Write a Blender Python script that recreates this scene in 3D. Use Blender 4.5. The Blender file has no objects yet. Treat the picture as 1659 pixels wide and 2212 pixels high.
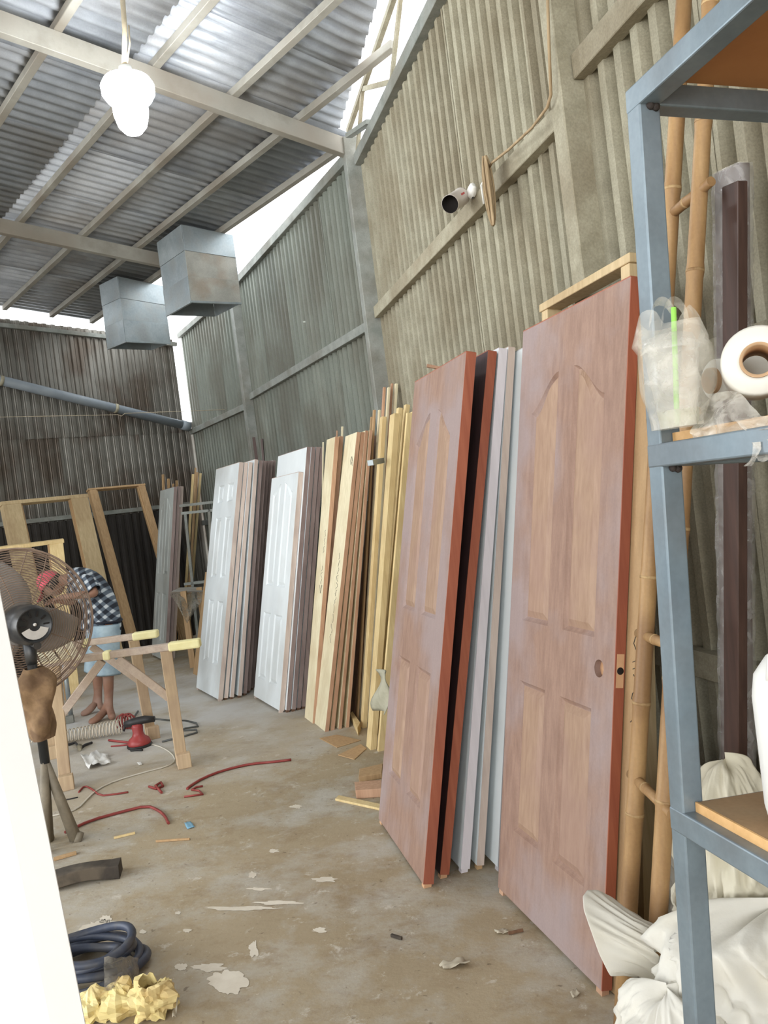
import bpy, bmesh, math, random
from mathutils import Vector as V, Matrix, noise as mnoise
random.seed(7)
SC = bpy.context.scene
COL = SC.collection
R_ = math.radians

# ------------------------------------------------------------------ camera
CAMH, FPX, CX, CY = 1.53, 1780.0, 829.5, 1106.0
PITCH, ROLL = R_(-1.0), R_(7.2)
_fw = V((0, math.cos(PITCH), math.sin(PITCH)))
_r0 = V((1, 0, 0)); _u0 = _r0.cross(_fw)
_rt = _r0*math.cos(ROLL) - _u0*math.sin(ROLL)
_up = _u0*math.cos(ROLL) + _r0*math.sin(ROLL)
CAMP = V((0, 0, CAMH))
cam = bpy.data.cameras.new('camera'); camo = bpy.data.objects.new('camera', cam)
COL.objects.link(camo); SC.camera = camo
_m = Matrix((( _rt.x, _up.x, -_fw.x, 0), (_rt.y, _up.y, -_fw.y, 0), (_rt.z, _up.z, -_fw.z, CAMH), (0, 0, 0, 1)))
camo.matrix_world = _m
cam.sensor_fit = 'VERTICAL'; cam.sensor_height = 24.0; cam.lens = FPX/2212.0*24.0
cam.clip_start = .05; cam.clip_end = 200

# ------------------------------------------------------------------ world, light, exposure
w = bpy.data.worlds.new('overcast_sky'); SC.world = w; w.use_nodes = True
bg = w.node_tree.nodes['Background']; bg.inputs[0].default_value = (.93, .97, 1.0, 1); bg.inputs[1].default_value = 1.15
SC.view_settings.view_transform = 'Standard'; SC.view_settings.look = 'None'
SC.view_settings.exposure = 1.75; SC.view_settings.gamma = 1.0; SC.view_settings.use_curve_mapping = False
SC.cycles.use_denoising = True
SC.cycles.max_bounces = 8; SC.cycles.diffuse_bounces = 5; SC.cycles.transparent_max_bounces = 12
def area_light(name, loc, target, sx, sy, power, col):
    l = bpy.data.lights.new(name, 'AREA'); l.shape = 'RECTANGLE'; l.size = sx; l.size_y = sy; l.energy = power; l.color = col
    o = bpy.data.objects.new(name, l); COL.objects.link(o); o.location = loc
    o.rotation_euler = (V(target) - V(loc)).to_track_quat('-Z', 'Y').to_euler(); return o
# daylight coming in through the wide open front of the shed, behind the photographer
area_light('gate_daylight', (-2.2, -4.2, 2.2), (-.4, 5.0, 1.2), 5.0, 3.2, 48, (1.0, .96, .90))
# and through the open bays along the far side of the shed
area_light('side_daylight', (-7.2, 5.4, 2.3), (-.4, 5.6, 1.2), 6.0, 3.4, 120, (.93, .97, 1.0))

# ------------------------------------------------------------------ pixel helpers (photo 1659 x 2212 -> points in the shed)
def ray(x, y): return _rt*((x-CX)/FPX) - _up*((y-CY)/FPX) + _fw
def fl(x, y, z=0.0):
    d = ray(x, y); return CAMP + d*((z-CAMH)/d.z)
def at(x, y, Y):
    d = ray(x, y); return CAMP + d*(Y/d.y)
def pl(x, y, p0, n):
    d = ray(x, y); return CAMP + d*((V(p0)-CAMP).dot(n)/d.dot(n))
def azv(a): a = R_(a); return V((math.sin(a), math.cos(a), 0))
def azn(a): a = R_(a); return V((math.cos(a), -math.sin(a), 0))
Z = V((0, 0, 1))

# ------------------------------------------------------------------ materials
def lin(c):
    return tuple(((x/255.)/12.92 if x/255. <= .04045 else ((x/255.+.055)/1.055)**2.4) for x in c)
MATS = {}
def mk(name, c1, c2, scale=6, stretch=(1, 1, 1), rough=.7, metal=0., bump=0., bscale=None, blotch=None, bl_scale=2., bl_amt=.5, rnd=.08, spec=.4, trans=0., alpha=1., detail=6, fine=0., fine_scale=120., bl_w=.12):
    """two-colour noise wood / paint / dust material with optional third colour in patches"""
    m = bpy.data.materials.new(name); m.use_nodes = True; MATS[name] = m
    nt = m.node_tree; N = nt.nodes; L = nt.links; b = N['Principled BSDF']
    tc = N.new('ShaderNodeTexCoord'); oi = N.new('ShaderNodeObjectInfo')
    add = N.new('ShaderNodeVectorMath'); add.operation = 'ADD'
    mul = N.new('ShaderNodeMath'); mul.operation = 'MULTIPLY'; mul.inputs[1].default_value = 37.0
    L.new(oi.outputs['Random'], mul.inputs[0]); L.new(tc.outputs['Object'], add.inputs[0]); L.new(mul.outputs[0], add.inputs[1])
    mp = N.new('ShaderNodeMapping'); mp.inputs['Scale'].default_value = stretch; L.new(add.outputs[0], mp.inputs[0])
    nz = N.new('ShaderNodeTexNoise'); nz.inputs['Scale'].default_value = scale; nz.inputs['Detail'].default_value = detail; nz.inputs['Roughness'].default_value = .6
    L.new(mp.outputs[0], nz.inputs['Vector'])
    cr = N.new('ShaderNodeValToRGB'); cr.color_ramp.elements[0].position = .32; cr.color_ramp.elements[1].position = .68
    cr.color_ramp.elements[0].color = (*lin(c1), 1); cr.color_ramp.elements[1].color = (*lin(c2), 1)
    L.new(nz.outputs['Fac'], cr.inputs[0]); out = cr.outputs[0]
    if blotch:
        n2 = N.new('ShaderNodeTexNoise'); n2.inputs['Scale'].default_value = bl_scale; n2.inputs['Detail'].default_value = 5; L.new(add.outputs[0], n2.inputs['Vector'])
        r2 = N.new('ShaderNodeMapRange'); r2.inputs[1].default_value = .5-bl_w*.3; r2.inputs[2].default_value = .5+bl_w; r2.inputs[4].default_value = bl_amt
        L.new(n2.outputs['Fac'], r2.inputs[0])
        mx = N.new('ShaderNodeMix'); mx.data_type = 'RGBA'; L.new(r2.outputs[0], mx.inputs[0]); L.new(out, mx.inputs[6]); mx.inputs[7].default_value = (*lin(blotch), 1)
        out = mx.outputs[2]
    if fine:
        n3 = N.new('ShaderNodeTexNoise'); n3.inputs['Scale'].default_value = fine_scale; n3.inputs['Detail'].default_value = 3; L.new(add.outputs[0], n3.inputs['Vector'])
        r3 = N.new('ShaderNodeMapRange'); r3.inputs[1].default_value = .3; r3.inputs[2].default_value = .7; r3.inputs[3].default_value = 1-fine; r3.inputs[4].default_value = 1+fine
        L.new(n3.outputs['Fac'], r3.inputs[0])
        m3 = N.new('ShaderNodeVectorMath'); m3.operation = 'SCALE'; L.new(out, m3.inputs[0]); L.new(r3.outputs[0], m3.inputs['Scale']); out = m3.outputs[0]
    if rnd:
        rr = N.new('ShaderNodeMapRange'); rr.inputs[3].default_value = 1-rnd; rr.inputs[4].default_value = 1+rnd; L.new(oi.outputs['Random'], rr.inputs[0])
        m4 = N.new('ShaderNodeVectorMath'); m4.operation = 'SCALE'; L.new(out, m4.inputs[0]); L.new(rr.outputs[0], m4.inputs['Scale']); out = m4.outputs[0]
    L.new(out, b.inputs['Base Color'])
    b.inputs['Roughness'].default_value = rough; b.inputs['Metallic'].default_value = metal
    b.inputs['Specular IOR Level'].default_value = spec; b.inputs['Transmission Weight'].default_value = trans; b.inputs['Alpha'].default_value = alpha
    if bump:
        n5 = nz
        if bscale:
            n5 = N.new('ShaderNodeTexNoise'); n5.inputs['Scale'].default_value = bscale; n5.inputs['Detail'].default_value = 4; L.new(mp.outputs[0], n5.inputs['Vector'])
        bp = N.new('ShaderNodeBump'); bp.inputs['Strength'].default_value = bump; bp.inputs['Distance'].default_value = .01
        L.new(n5.outputs['Fac'], bp.inputs['Height']); L.new(bp.outputs[0], b.inputs['Normal'])
    return m
ZG = (1, 1, .06)
mk('wall_khaki', (140, 135, 117), (160, 155, 136), 9, rough=.85, spec=.2, bump=.25, bscale=60, blotch=(122, 111, 90), bl_scale=1.6, bl_amt=.55, fine=.14, fine_scale=160)
mk('wall_grey', (112, 117, 108), (132, 136, 126), 5, (1, 1, .15), rough=.62, metal=.15, blotch=(98, 94, 82), bl_scale=1.2, bl_amt=.6, fine=.08, fine_scale=130)
mk('wall_zinc', (104, 100, 92), (136, 133, 126), 7, (1, 1, .12), rough=.42, metal=.55, blotch=(84, 70, 58), bl_scale=1.5, bl_amt=.7, fine=.06)
mk('roof_zinc', (146, 150, 156), (182, 186, 192), 3, (1, 1, 1), rough=.5, metal=.25, blotch=(122, 112, 98), bl_scale=1.1, bl_amt=.45, rnd=.16, fine=.06)
mk('purlin_steel', (138, 134, 124), (166, 163, 154), 5, rough=.7, metal=.15, blotch=(116, 102, 86), bl_scale=2.5, bl_amt=.5)
mk('dusty_steel', (142, 136, 116), (166, 160, 140), 12, rough=.85, bump=.2, bscale=70, blotch=(118, 104, 82), bl_scale=2, bl_amt=.5, fine=.12)
mk('beam_grey', (120, 124, 118), (148, 150, 144), 8, rough=.7, blotch=(104, 96, 82), bl_scale=2.2, bl_amt=.5, fine=.08)

# ------------------------------------------------------------------ mesh helper
class MB:
    def __init__(s): s.v = []; s.f = []; s.s = []
    def add(s, vs, fs, smooth=False):
        o = len(s.v); s.v += [V(p) for p in vs]; s.f += [tuple(i+o for i in f) for f in fs]; s.s += [smooth]*len(fs); return s
    def box(s, c, sx, sy, sz, ax=None):
        X, Y, Zz = ax or (V((1, 0, 0)), V((0, 1, 0)), Z); c = V(c); p = []
        for k in (-.5, .5):
            for j in (-.5, .5):
                for i in (-.5, .5): p.append(c+X*(i*sx)+Y*(j*sy)+Zz*(k*sz))
        return s.add(p, [(0, 2, 3, 1), (4, 5, 7, 6), (0, 1, 5, 4), (2, 6, 7, 3), (0, 4, 6, 2), (1, 3, 7, 5)])
    def beam(s, a, b, w, h, up=Z):
        a, b = V(a), V(b); d = (b-a); l = d.length; d.normalize(); x = d.cross(up).normalized(); u = x.cross(d).normalized()
        return s.box((a+b)/2, w, l, h, (x, d, u))
    def tube(s, pts, r, n=8, cap=True, closed=False):
        pts = [V(p) for p in pts]; m = len(pts); rs = r if isinstance(r, (list, tuple)) else [r]*m; vs = []; nrm = None
        for i, p in enumerate(pts):
            t = (pts[(i+1) % m]-pts[i-1]) if closed else (pts[min(i+1, m-1)]-pts[max(i-1, 0)])
            t = t.normalized() if t.length > 1e-9 else Z
            if nrm is None:
                nrm = t.orthogonal().normalized()
            nrm = (nrm-t*nrm.dot(t)); nrm = nrm.normalized() if nrm.length > 1e-6 else t.orthogonal().normalized()
            b = t.cross(nrm)
            for k in range(n):
                a = 2*math.pi*k/n; vs.append(p+(nrm*math.cos(a)+b*math.sin(a))*rs[i])
        fs = []
        for i in range(m if closed else m-1):
            j = (i+1) % m
            for k in range(n): fs.append((i*n+k, i*n+(k+1) % n, j*n+(k+1) % n, j*n+k))
        s.add(vs, fs, True)
        if cap and not closed:
            o = len(s.v)-len(vs); s.f += [tuple(o+k for k in reversed(range(n))), tuple(o+(m-1)*n+k for k in range(n))]; s.s += [False, False]
        return s
    def lathe(s, prof, o, axis=Z, n=24, smooth=True):
        axis = V(axis).normalized(); x = axis.orthogonal().normalized(); y = axis.cross(x); o = V(o); vs = []
        for r, z in prof:
            for k in range(n):
                a = 2*math.pi*k/n; vs.append(o+axis*z+(x*math.cos(a)+y*math.sin(a))*max(r, 1e-5))
        fs = [(i*n+k, i*n+(k+1) % n, (i+1)*n+(k+1) % n, (i+1)*n+k) for i in range(len(prof)-1) for k in range(n)]
        return s.add(vs, fs, smooth)
    def prism(s, poly, dvec):
        """polygon of 3-D points pushed along dvec"""
        n = len(poly); poly = [V(p) for p in poly]; d = V(dvec)
        return s.add(poly+[p+d for p in poly], [tuple(range(n)), tuple(reversed(range(n, 2*n)))]+[(i, n+i, n+(i+1) % n, (i+1) % n) for i in range(n)])
    def grid(s, rows, smooth=True, closed=False):
        n = len(rows[0]); vs = [p for r in rows for p in r]; k = n if closed else n-1
        return s.add(vs, [(i*n+j, i*n+(j+1) % n, (i+1)*n+(j+1) % n, (i+1)*n+j) for i in range(len(rows)-1) for j in range(k)], smooth)
    def build(s, name, mat, parent=None, org=None, bevel=0, seg=1, solid=0, sub=0, recalc=True):
        if org is None:
            if parent is not None: org = V(parent['_o'])
            else:
                xs = [p.x for p in s.v]; ys = [p.y for p in s.v]; zs = [p.z for p in s.v]
                org = V(((min(xs)+max(xs))/2, (min(ys)+max(ys))/2, min(zs)))
        org = V(org)
        me = bpy.data.meshes.new(name); me.from_pydata([p-org for p in s.v], [], s.f)
        if recalc:
            bm = bmesh.new(); bm.from_mesh(me); bmesh.ops.recalc_face_normals(bm, faces=bm.faces); bm.to_mesh(me); bm.free()
        for p, q in zip(me.polygons, s.s): p.use_smooth = q
        me.materials.append(MATS[mat]); me.update()
        o = bpy.data.objects.new(name, me); COL.objects.link(o); o['_o'] = tuple(org)
        if parent is not None:
            o.parent = parent; o.location = org-V(parent['_o'])
        else: o.location = org
        if solid:
            md = o.modifiers.new('thickness', 'SOLIDIFY'); md.thickness = solid; md.offset = 0
        if sub:
            md = o.modifiers.new('smooth', 'SUBSURF'); md.levels = sub; md.render_levels = sub
        if bevel:
            md = o.modifiers.new('edge', 'BEVEL'); md.width = bevel; md.segments = seg; md.limit_method = 'ANGLE'; md.angle_limit = R_(40)
        return o
def empty(name, loc):
    o = bpy.data.objects.new(name, None); COL.objects.link(o); o.location = V(loc); o['_o'] = tuple(V(loc)); o.empty_display_size = .1; return o
def tag(o, label=None, cat=None, group=None, kind=None):
    if label: o['label'] = label
    if cat: o['category'] = cat; o['kind'] = 'thing'
    if group: o['group'] = group
    if kind: o['kind'] = kind
    return o

# ------------------------------------------------------------------ plan of the shed (metres)
SK = 1.13
def sz(z): return CAMH+(z-CAMH)*SK
C1200 = V((.776, 2.724, 0))*SK; C760 = V((.098, 5.445, 0))*SK; C520 = V((-1.2, 8.24, 0))*SK; CORN = V((-2.235, 10.1, 0))*SK
D3 = (C760-C1200).normalized(); N3 = V((D3.y, -D3.x, 0))
D2 = (C520-C760).normalized(); N2 = V((D2.y, -D2.x, 0))
D1 = (CORN-C520).normalized(); N1 = V((D1.y, -D1.x, 0))
DB = V((-.731, -.682, 0)); NB = V((-.682, .731, 0))          # back wall runs from the corner towards the left; NB points outside
NEAR = C1200-D3*5.4
LEFT = CORN+DB*7.0
E1 = V((.05*SK, 5.5*SK, sz(3.9)))
def roofz(x, y): return E1.z-.08*(x-E1.x)-.08*(y-E1.y)
RN = V((.08, .08, 1)).normalized()
PD = V((-.643, .766, 0)); RD = V((.766, .643, 0)); PD.z = -.08*(PD.x+PD.y); RD.z = -.08*(RD.x+RD.y)
def rp(p, r, dz=0): q = E1+PD*(p*SK)+RD*(r*SK); q.z = roofz(q.x, q.y)+dz; return q

# ------------------------------------------------------------------ floor
def floor_material():
    m = bpy.data.materials.new('concrete_floor'); m.use_nodes = True; MATS['concrete_floor'] = m
    nt = m.node_tree; N = nt.nodes; L = nt.links; b = N['Principled BSDF']; tc = N.new('ShaderNodeTexCoord')
    def noise(sc, det=6, st=(1, 1, 1), dist=0., rough=.6):
        mp = N.new('ShaderNodeMapping'); mp.inputs['Scale'].default_value = st; mp.inputs['Rotation'].default_value = (0, 0, .35); L.new(tc.outputs['Object'], mp.inputs[0])
        n = N.new('ShaderNodeTexNoise'); n.inputs['Scale'].default_value = sc; n.inputs['Detail'].default_value = det; n.inputs['Distortion'].default_value = dist; n.inputs['Roughness'].default_value = rough
        L.new(mp.outputs[0], n.inputs['Vector']); return n.outputs['Fac']
    def ramp(f, a, b2, lo=0, hi=1):
        r = N.new('ShaderNodeMapRange'); r.inputs[1].default_value = a; r.inputs[2].default_value = b2; r.inputs[3].default_value = lo; r.inputs[4].default_value = hi; L.new(f, r.inputs[0]); return r.outputs[0]
    def mix(f, a, c):
        x = N.new('ShaderNodeMix'); x.data_type = 'RGBA'; L.new(f, x.inputs[0])
        if isinstance(a, tuple): x.inputs[6].default_value = (*lin(a), 1)
        else: L.new(a, x.inputs[6])
        x.inputs[7].default_value = (*lin(c), 1); return x.outputs[2]
    c = mix(ramp(noise(.9, 8, dist=.2), .35, .65), (174, 159, 133), (154, 138, 111))
    c = mix(ramp(noise(2.2, 10, rough=.7), .46, .64, 0, .8), c, (184, 180, 170))
    c = mix(ramp(noise(4.5, 10, (.8, 1.1, 1), .2, .75), .52, .66, 0, .5), c, (134, 112, 82))
    c = mix(ramp(noise(8, 12, dist=.2, rough=.75), .58, .66, 0, .7), c, (208, 202, 190))
    c = mix(ramp(noise(26, 6, dist=.3), .64, .70, 0, .6), c, (92, 78, 60))
    c = mix(ramp(noise(60, 4), .66, .72, 0, .6), c, (214, 206, 188))
    # pale sanding dust lies thick around the work place at the back
    g = N.new('ShaderNodeVectorMath'); g.operation = 'DISTANCE'; L.new(tc.outputs['Object'], g.inputs[0]); g.inputs[1].default_value = (-2.3, 6.9, 0)
    d1 = ramp(g.outputs['Value'], 2.6, .6); nn = ramp(noise(1.7, 6), .3, .6)
    mm = N.new('ShaderNodeMath'); mm.operation = 'MULTIPLY'; L.new(d1, mm.inputs[0]); L.new(nn, mm.inputs[1])
    c = mix(mm.outputs[0], c, (196, 194, 190))
    L.new(c, b.inputs['Base Color']); b.inputs['Roughness'].default_value = .72; b.inputs['Specular IOR Level'].default_value = .3
    bp = N.new('ShaderNodeBump'); bp.inputs['Strength'].default_value = .3; bp.inputs['Distance'].default_value = .01
    L.new(noise(18, 10, rough=.7), bp.inputs['Height']); L.new(bp.outputs[0], b.inputs['Normal'])
floor_material()
FL = MB().add([(-14, -14, 0), (6, -14, 0), (6, 14, 0), (-14, 14, 0)], [(0, 1, 2, 3)]).build('floor', 'concrete_floor', org=(0, 0, 0)); tag(FL, 'dusty stained concrete floor of the workshop', kind='structure')

# ------------------------------------------------------------------ corrugated walls
PITCH_C = .0945*SK
def prof(t):   # one corrugation, 0..1 -> -1..1, flattened crests
    c = math.cos(2*math.pi*t); return max(-1, min(1, 2.6*(c+.12)))
def sheet(name, mat, parent, o, d, n, u0, u1, ztop, amp=.026, holes=(), zbot=0.0, dz0=0.0, zs=None, lift=0.):
    """corrugated sheet on the wall line o+d*u; ztop may be a function of u; holes are (u, z, size)"""
    us = []; k = 16; i0 = round(u0/PITCH_C*k); i1 = round(u1/PITCH_C*k)
    us = [i*PITCH_C/k for i in range(i0, i1+1)]
    zt = ztop if callable(ztop) else (lambda u: ztop)
    m = MB(); cuts = [0.0, 1.0]
    pt = lambda u, z: V(o)+V(d)*u+V(n)*(-amp*prof(u/PITCH_C)+lift)+Z*z
    hz = sorted(set(q for h in holes for q in (h[1]-h[2]/2, h[1]+h[2]/2)))
    rows = []
    levels = [zbot]+hz
    for z in levels: rows.append([pt(u, z) for u in us])
    rows.append([pt(u, zt(u)) for u in us])
    nn = len(us); vs = [p for r in rows for p in r]; fs = []
    for a in range(len(rows)-1):
        za = levels[a]; zb = (levels+[99])[a+1]
        for j in range(nn-1):
            um = (us[j]+us[j+1])/2
            if any(abs(um-h[0]) < h[2]*.5 and abs((za+zb)/2-h[1]) < h[2]*.5 for h in holes): continue
            fs.append((a*nn+j, a*nn+j+1, (a+1)*nn+j+1, (a+1)*nn+j))
    m.add(vs, fs, False)
    return m.build(name, mat, parent, recalc=False, solid=.0012)

WR = empty('wall_right', C760); tag(WR, 'corrugated side wall with steel posts and girts', kind='structure')
SW = 9*PITCH_C
def wall_run(parent, mat, a, b, d, n, ztop, holes=()):
    L_ = (b-a).length; u = 0.0; i = 0
    while u < L_-.02:
        u1 = min(u+SW, L_)
        hs = [h for h in holes if u < h[0] <= u1]
        sheet('wall_sheet', mat, parent, a, d, n, u-(PITCH_C if i else 0), u1, ztop, holes=hs, lift=(.001 if i % 2 else .004)); u = u1; i += 1
wall_off = .062
hu = lambda P: (P-NEAR).dot(D3)
h3 = [(hu(pl(1047, 617, C1200+N3*wall_off, N3)), pl(1047, 617, C1200+N3*wall_off, N3).z, .016), (hu(pl(1057, 603, C1200+N3*wall_off, N3)), pl(1057, 603, C1200+N3*wall_off, N3).z, .013), (hu(pl(1625, 645, C1200+N3*wall_off, N3)), pl(1625, 645, C1200+N3*wall_off, N3).z, .009)]
wall_run(WR, 'wall_khaki', NEAR+N3*wall_off, C760+N3*wall_off, D3, N3, sz(3.74), h3)
p2 = pl(660, 695, C760+N2*wall_off, N2)
wall_run(WR, 'wall_grey', C760+N2*wall_off, C520+N2*wall_off, D2, N2, sz(3.87), [((p2-C760).dot(D2), p2.z, .013)])
wall_run(WR, 'wall_grey', C520+N1*wall_off, CORN+N1*wall_off-D1*.02, D1, N1, sz(3.84))
def post(a, d, n, zt, w_=.09, dep=.10, mat='beam_grey', name='steel_post'):
    return MB().box(V(a)+V(n)*(dep*-.5+wall_off-.012)+Z*(zt/2), w_, dep, zt, (V(d), V(n), Z)).build(name, mat, WR, bevel=.004)
post(C1200, D3, N3, 4.7, .09, .11, 'dusty_steel'); post(C760+D3*.03, D3, N3, sz(3.90), .095, .12); post(C520, D2, N2, sz(3.85), .095, .11)
def girt(a, b, n, z, mat, h=.062, dep=.05):
    n = V(n); q = n*(wall_off-.014-dep/2)
    z = sz(z); return MB().beam(V(a)+q+Z*z, V(b)+q+Z*z, dep, h*SK).build('girt', mat, WR, bevel=.003)
girt(C1200+D3*.05, C760-D3*.03, N3, 2.74, 'dusty_steel', .075, .055); girt(NEAR, C1200-D3*.05, N3, 2.83, 'dusty_steel', .08, .055); girt(NEAR, C1200-D3*.05, N3, 1.80, 'dusty_steel', .075, .05)
girt(C1200+D3*.05, C760, N3, 1.40, 'dusty_steel'); girt(NEAR, C1200-D3*.05, N3, .93, 'dusty_steel', .08)
girt(C760+D2*.05, C520-D2*.05, N2, 2.69, 'beam_grey'); girt(C760+D2*.05, C520-D2*.05, N2, 1.55, 'beam_grey')
girt(C520+D1*.05, CORN, N1, 2.62, 'beam_grey'); girt(C520+D1*.05, CORN, N1, 1.5, 'beam_grey')
girt(C760+D2*.05, C520-D2*.05, N2, 3.83, 'beam_grey', .07); girt(C520+D1*.05, CORN, N1, 3.80, 'beam_grey', .06); girt(NEAR, C760-D3*.03, N3, 3.74, 'beam_grey', .07, .06)
# lattice girder over the near bay
q3 = N3*.02
ch0 = pl(752, 284, C760+q3, N3); ch1 = pl(849, 0, C760+q3, N3); ch2 = ch1+(ch1-ch0)*.9
MB().beam(ch0, ch2, .032, .032).build('girder_chord', 'dusty_steel', WR)
lo0 = C760-D3*.05+Z*sz(3.76); lo1 = lo0-D3*2.9
for i, (a, b) in enumerate([(.02, .20), (.36, .20), (.36, .62), (.80, .62)]):
    A = lo0.lerp(lo1, a); B = ch0.lerp(ch2, b); MB().beam(A, B, .022, .03).build('girder_brace', 'dusty_steel', WR)
MB().beam(lo0.lerp(lo1, .02)+Z*.12-N3*.05, lo0.lerp(lo1, .16)+Z*.03, .05, .03).build('girder_brace', 'beam_grey', WR)

# back wall
WB = empty('wall_back', CORN); tag(WB, 'dark corrugated zinc wall at the far end', kind='structure')
Lb = 7.0; i = 0; u = .085
while u < Lb:
    sheet('wall_sheet', 'wall_zinc', WB, CORN, DB, NB, u-(PITCH_C if i else 0), u+SW, (lambda uu: sz(3.75)+.075*uu), amp=.014, zbot=sz(2.62), lift=(.012 if i % 2 else .016)); u += SW; i += 1
i = 0; u = -.10
while u < Lb:
    sheet('wall_sheet', 'wall_zinc', WB, CORN, DB, NB, u-(PITCH_C if i else 0), u+SW, sz(2.75), amp=.014, lift=(.024 if i % 2 else .028)); u += SW; i += 1
for z, q in ((sz(1.75), .05), (sz(3.69), .04)):
    MB().beam(CORN+DB*.05-NB*.03+Z*z, LEFT-NB*.03+Z*(z+(.45 if z > 3 else 0)), .05, .05).build('girt', 'beam_grey', WB)

# left side and the part of the shed behind the photographer's left shoulder
WL = empty('wall_left', LEFT); tag(WL, 'corrugated wall along the other side of the shed', kind='structure')
DL = V((.643, -.766, 0)); NL = V((-.766, -.643, 0))
i = 0; u = 0
while u < 2.2:
    sheet('wall_sheet', 'wall_grey', WL, LEFT, DL, NL, u-(PITCH_C if i else 0), u+SW, 4.0, lift=(.001 if i % 2 else .004)); u += SW; i += 1

# ------------------------------------------------------------------ roof
CE = empty('ceiling', E1); tag(CE, 'corrugated metal roof on steel purlins and rafters', kind='structure')
def rend(p): return .14 if p > 0 else -.04+.52*p
def roof_sheet(p0, p1, r0, r1f, lift, amp=.011):
    k = 8; i0 = round(p0*SK/PITCH_C*k); i1 = round(p1*SK/PITCH_C*k); a = []; b = []
    for i in range(i0, i1+1):
        p = i*PITCH_C/k/SK; h = .062+lift+amp*prof(p*SK/PITCH_C)
        a.append(rp(p, r0, h)); b.append(rp(p, r1f(p), h))
    m = MB(); m.grid([a, b]); return m.build('roof_sheet', 'roof_zinc', CE, recalc=False, solid=.0012)
p = -8.2; i = 0
while p < 4.75:
    p1 = min(p+SW/SK, 4.78)
    cuts = [-9.0, -6.4, -3.85, -1.55]
    for j in range(4):
        r1 = (lambda q, c=cuts[j+1] if j < 3 else None: c+.12) if j < 3 else rend
        if j == 3 and min(rend(p), rend(p1)) < cuts[3]+.1:
            r1 = lambda q: max(rend(q), cuts[3]+.02)
        roof_sheet(p-(PITCH_C/SK if i else 0), p1, cuts[j]+random.uniform(-.05, .05), r1, (.002 if (i+j) % 2 else .006)+.006*(j % 2))
    p = p1; i += 1
for r in [.06, -.37, -.84, -1.33, -1.86, -2.4, -2.95, -3.5, -4.1, -4.7, -5.3, -5.9, -6.5, -7.1]:
    pa = -8.0 if r < -3 else (r-.10)/.50 if r < .05 else -.05
    a, b = rp(max(pa, -8.0), r, .028), rp(4.74, r, .028)
    MB().beam(a, b, .05, .056, RN).build('purlin', 'purlin_steel', CE, bevel=.003)
for pp, r1, r0 in ((-.02, .0, -8.5), (2.46, .35, -8.5), (-2.7, -1.3, -8.5), (-5.3, -2.6, -8.5)):
    a, b = rp(pp, r0, -.065), rp(pp, r1, -.065)
    MB().beam(a, b, .06, .13, RN).build('rafter', 'purlin_steel', CE, bevel=.003)

# ================================================================== doors
mk('door_brown', (134, 106, 92), (154, 125, 109), 5, (9, 9, .35), rough=.6, blotch=(152, 138, 138), bl_scale=2.2, bl_amt=.7, rnd=.03, fine=.04)
mk('door_panel_brown', (148, 119, 99), (166, 138, 116), 5, (12, 12, .3), rough=.6, blotch=(150, 120, 112), bl_scale=2.6, bl_amt=.4, rnd=.04)
mk('door_edge_red', (146, 80, 58), (166, 98, 72), 6, (8, 8, .3), rough=.5, blotch=(130, 72, 60), bl_scale=2, bl_amt=.4, rnd=.03)
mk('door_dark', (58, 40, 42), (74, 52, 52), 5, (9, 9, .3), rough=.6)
mk('white_primer', (214, 220, 222), (226, 231, 232), 4, (1, 1, .4), rough=.55, blotch=(190, 192, 188), bl_scale=2.4, bl_amt=.35, rnd=.02)
mk('white_primer_dirty', (210, 216, 218), (224, 229, 230), 4, (1, 1, .4), rough=.55, blotch=(160, 156, 146), bl_scale=1.3, bl_amt=.38, rnd=.02, bl_w=.12)
mk('raw_edge', (190, 172, 160), (208, 192, 180), 7, (6, 6, .25), rough=.7, blotch=(160, 140, 130), bl_scale=3, bl_amt=.4, rnd=.10)
mk('raw_edge_dark', (140, 122, 116), (162, 144, 138), 7, (6, 6, .25), rough=.7, blotch=(118, 100, 96), bl_scale=3, bl_amt=.5, rnd=.12)
mk('lilac_edge', (206, 200, 204), (220, 214, 218), 6, (5, 5, .3), rough=.6, rnd=.02)
mk('grey_edge', (176, 172, 174), (192, 188, 190), 6, (5, 5, .3), rough=.6, rnd=.04)
mk('pine_pale', (212, 200, 166), (230, 220, 190), 5, (10, 10, .3), rough=.65, blotch=(186, 164, 124), bl_scale=2.2, bl_amt=.45, rnd=.05)
mk('pine_brown', (174, 136, 108), (194, 156, 128), 6, (9, 9, .3), rough=.7, blotch=(150, 110, 84), bl_scale=4, bl_amt=.45, rnd=.09)
mk('pine_yellow', (208, 182, 130), (226, 204, 154), 6, (11, 11, .3), rough=.65, blotch=(180, 150, 102), bl_scale=4, bl_amt=.4, rnd=.09)
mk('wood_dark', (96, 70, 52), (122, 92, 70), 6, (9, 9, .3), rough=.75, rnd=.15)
mk('wood_tan', (166, 134, 96), (188, 156, 116), 6, (9, 9, .3), rough=.7, rnd=.06)
mk('dark_hole', (26, 22, 20), (36, 30, 28), 5, rough=.9, rnd=0)
mk('fresh_cut', (190, 148, 112), (208, 168, 130), 8, rough=.7, rnd=0)
mk('pencil', (58, 52, 48), (72, 66, 60), 5, rough=.8, rnd=0)

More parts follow.
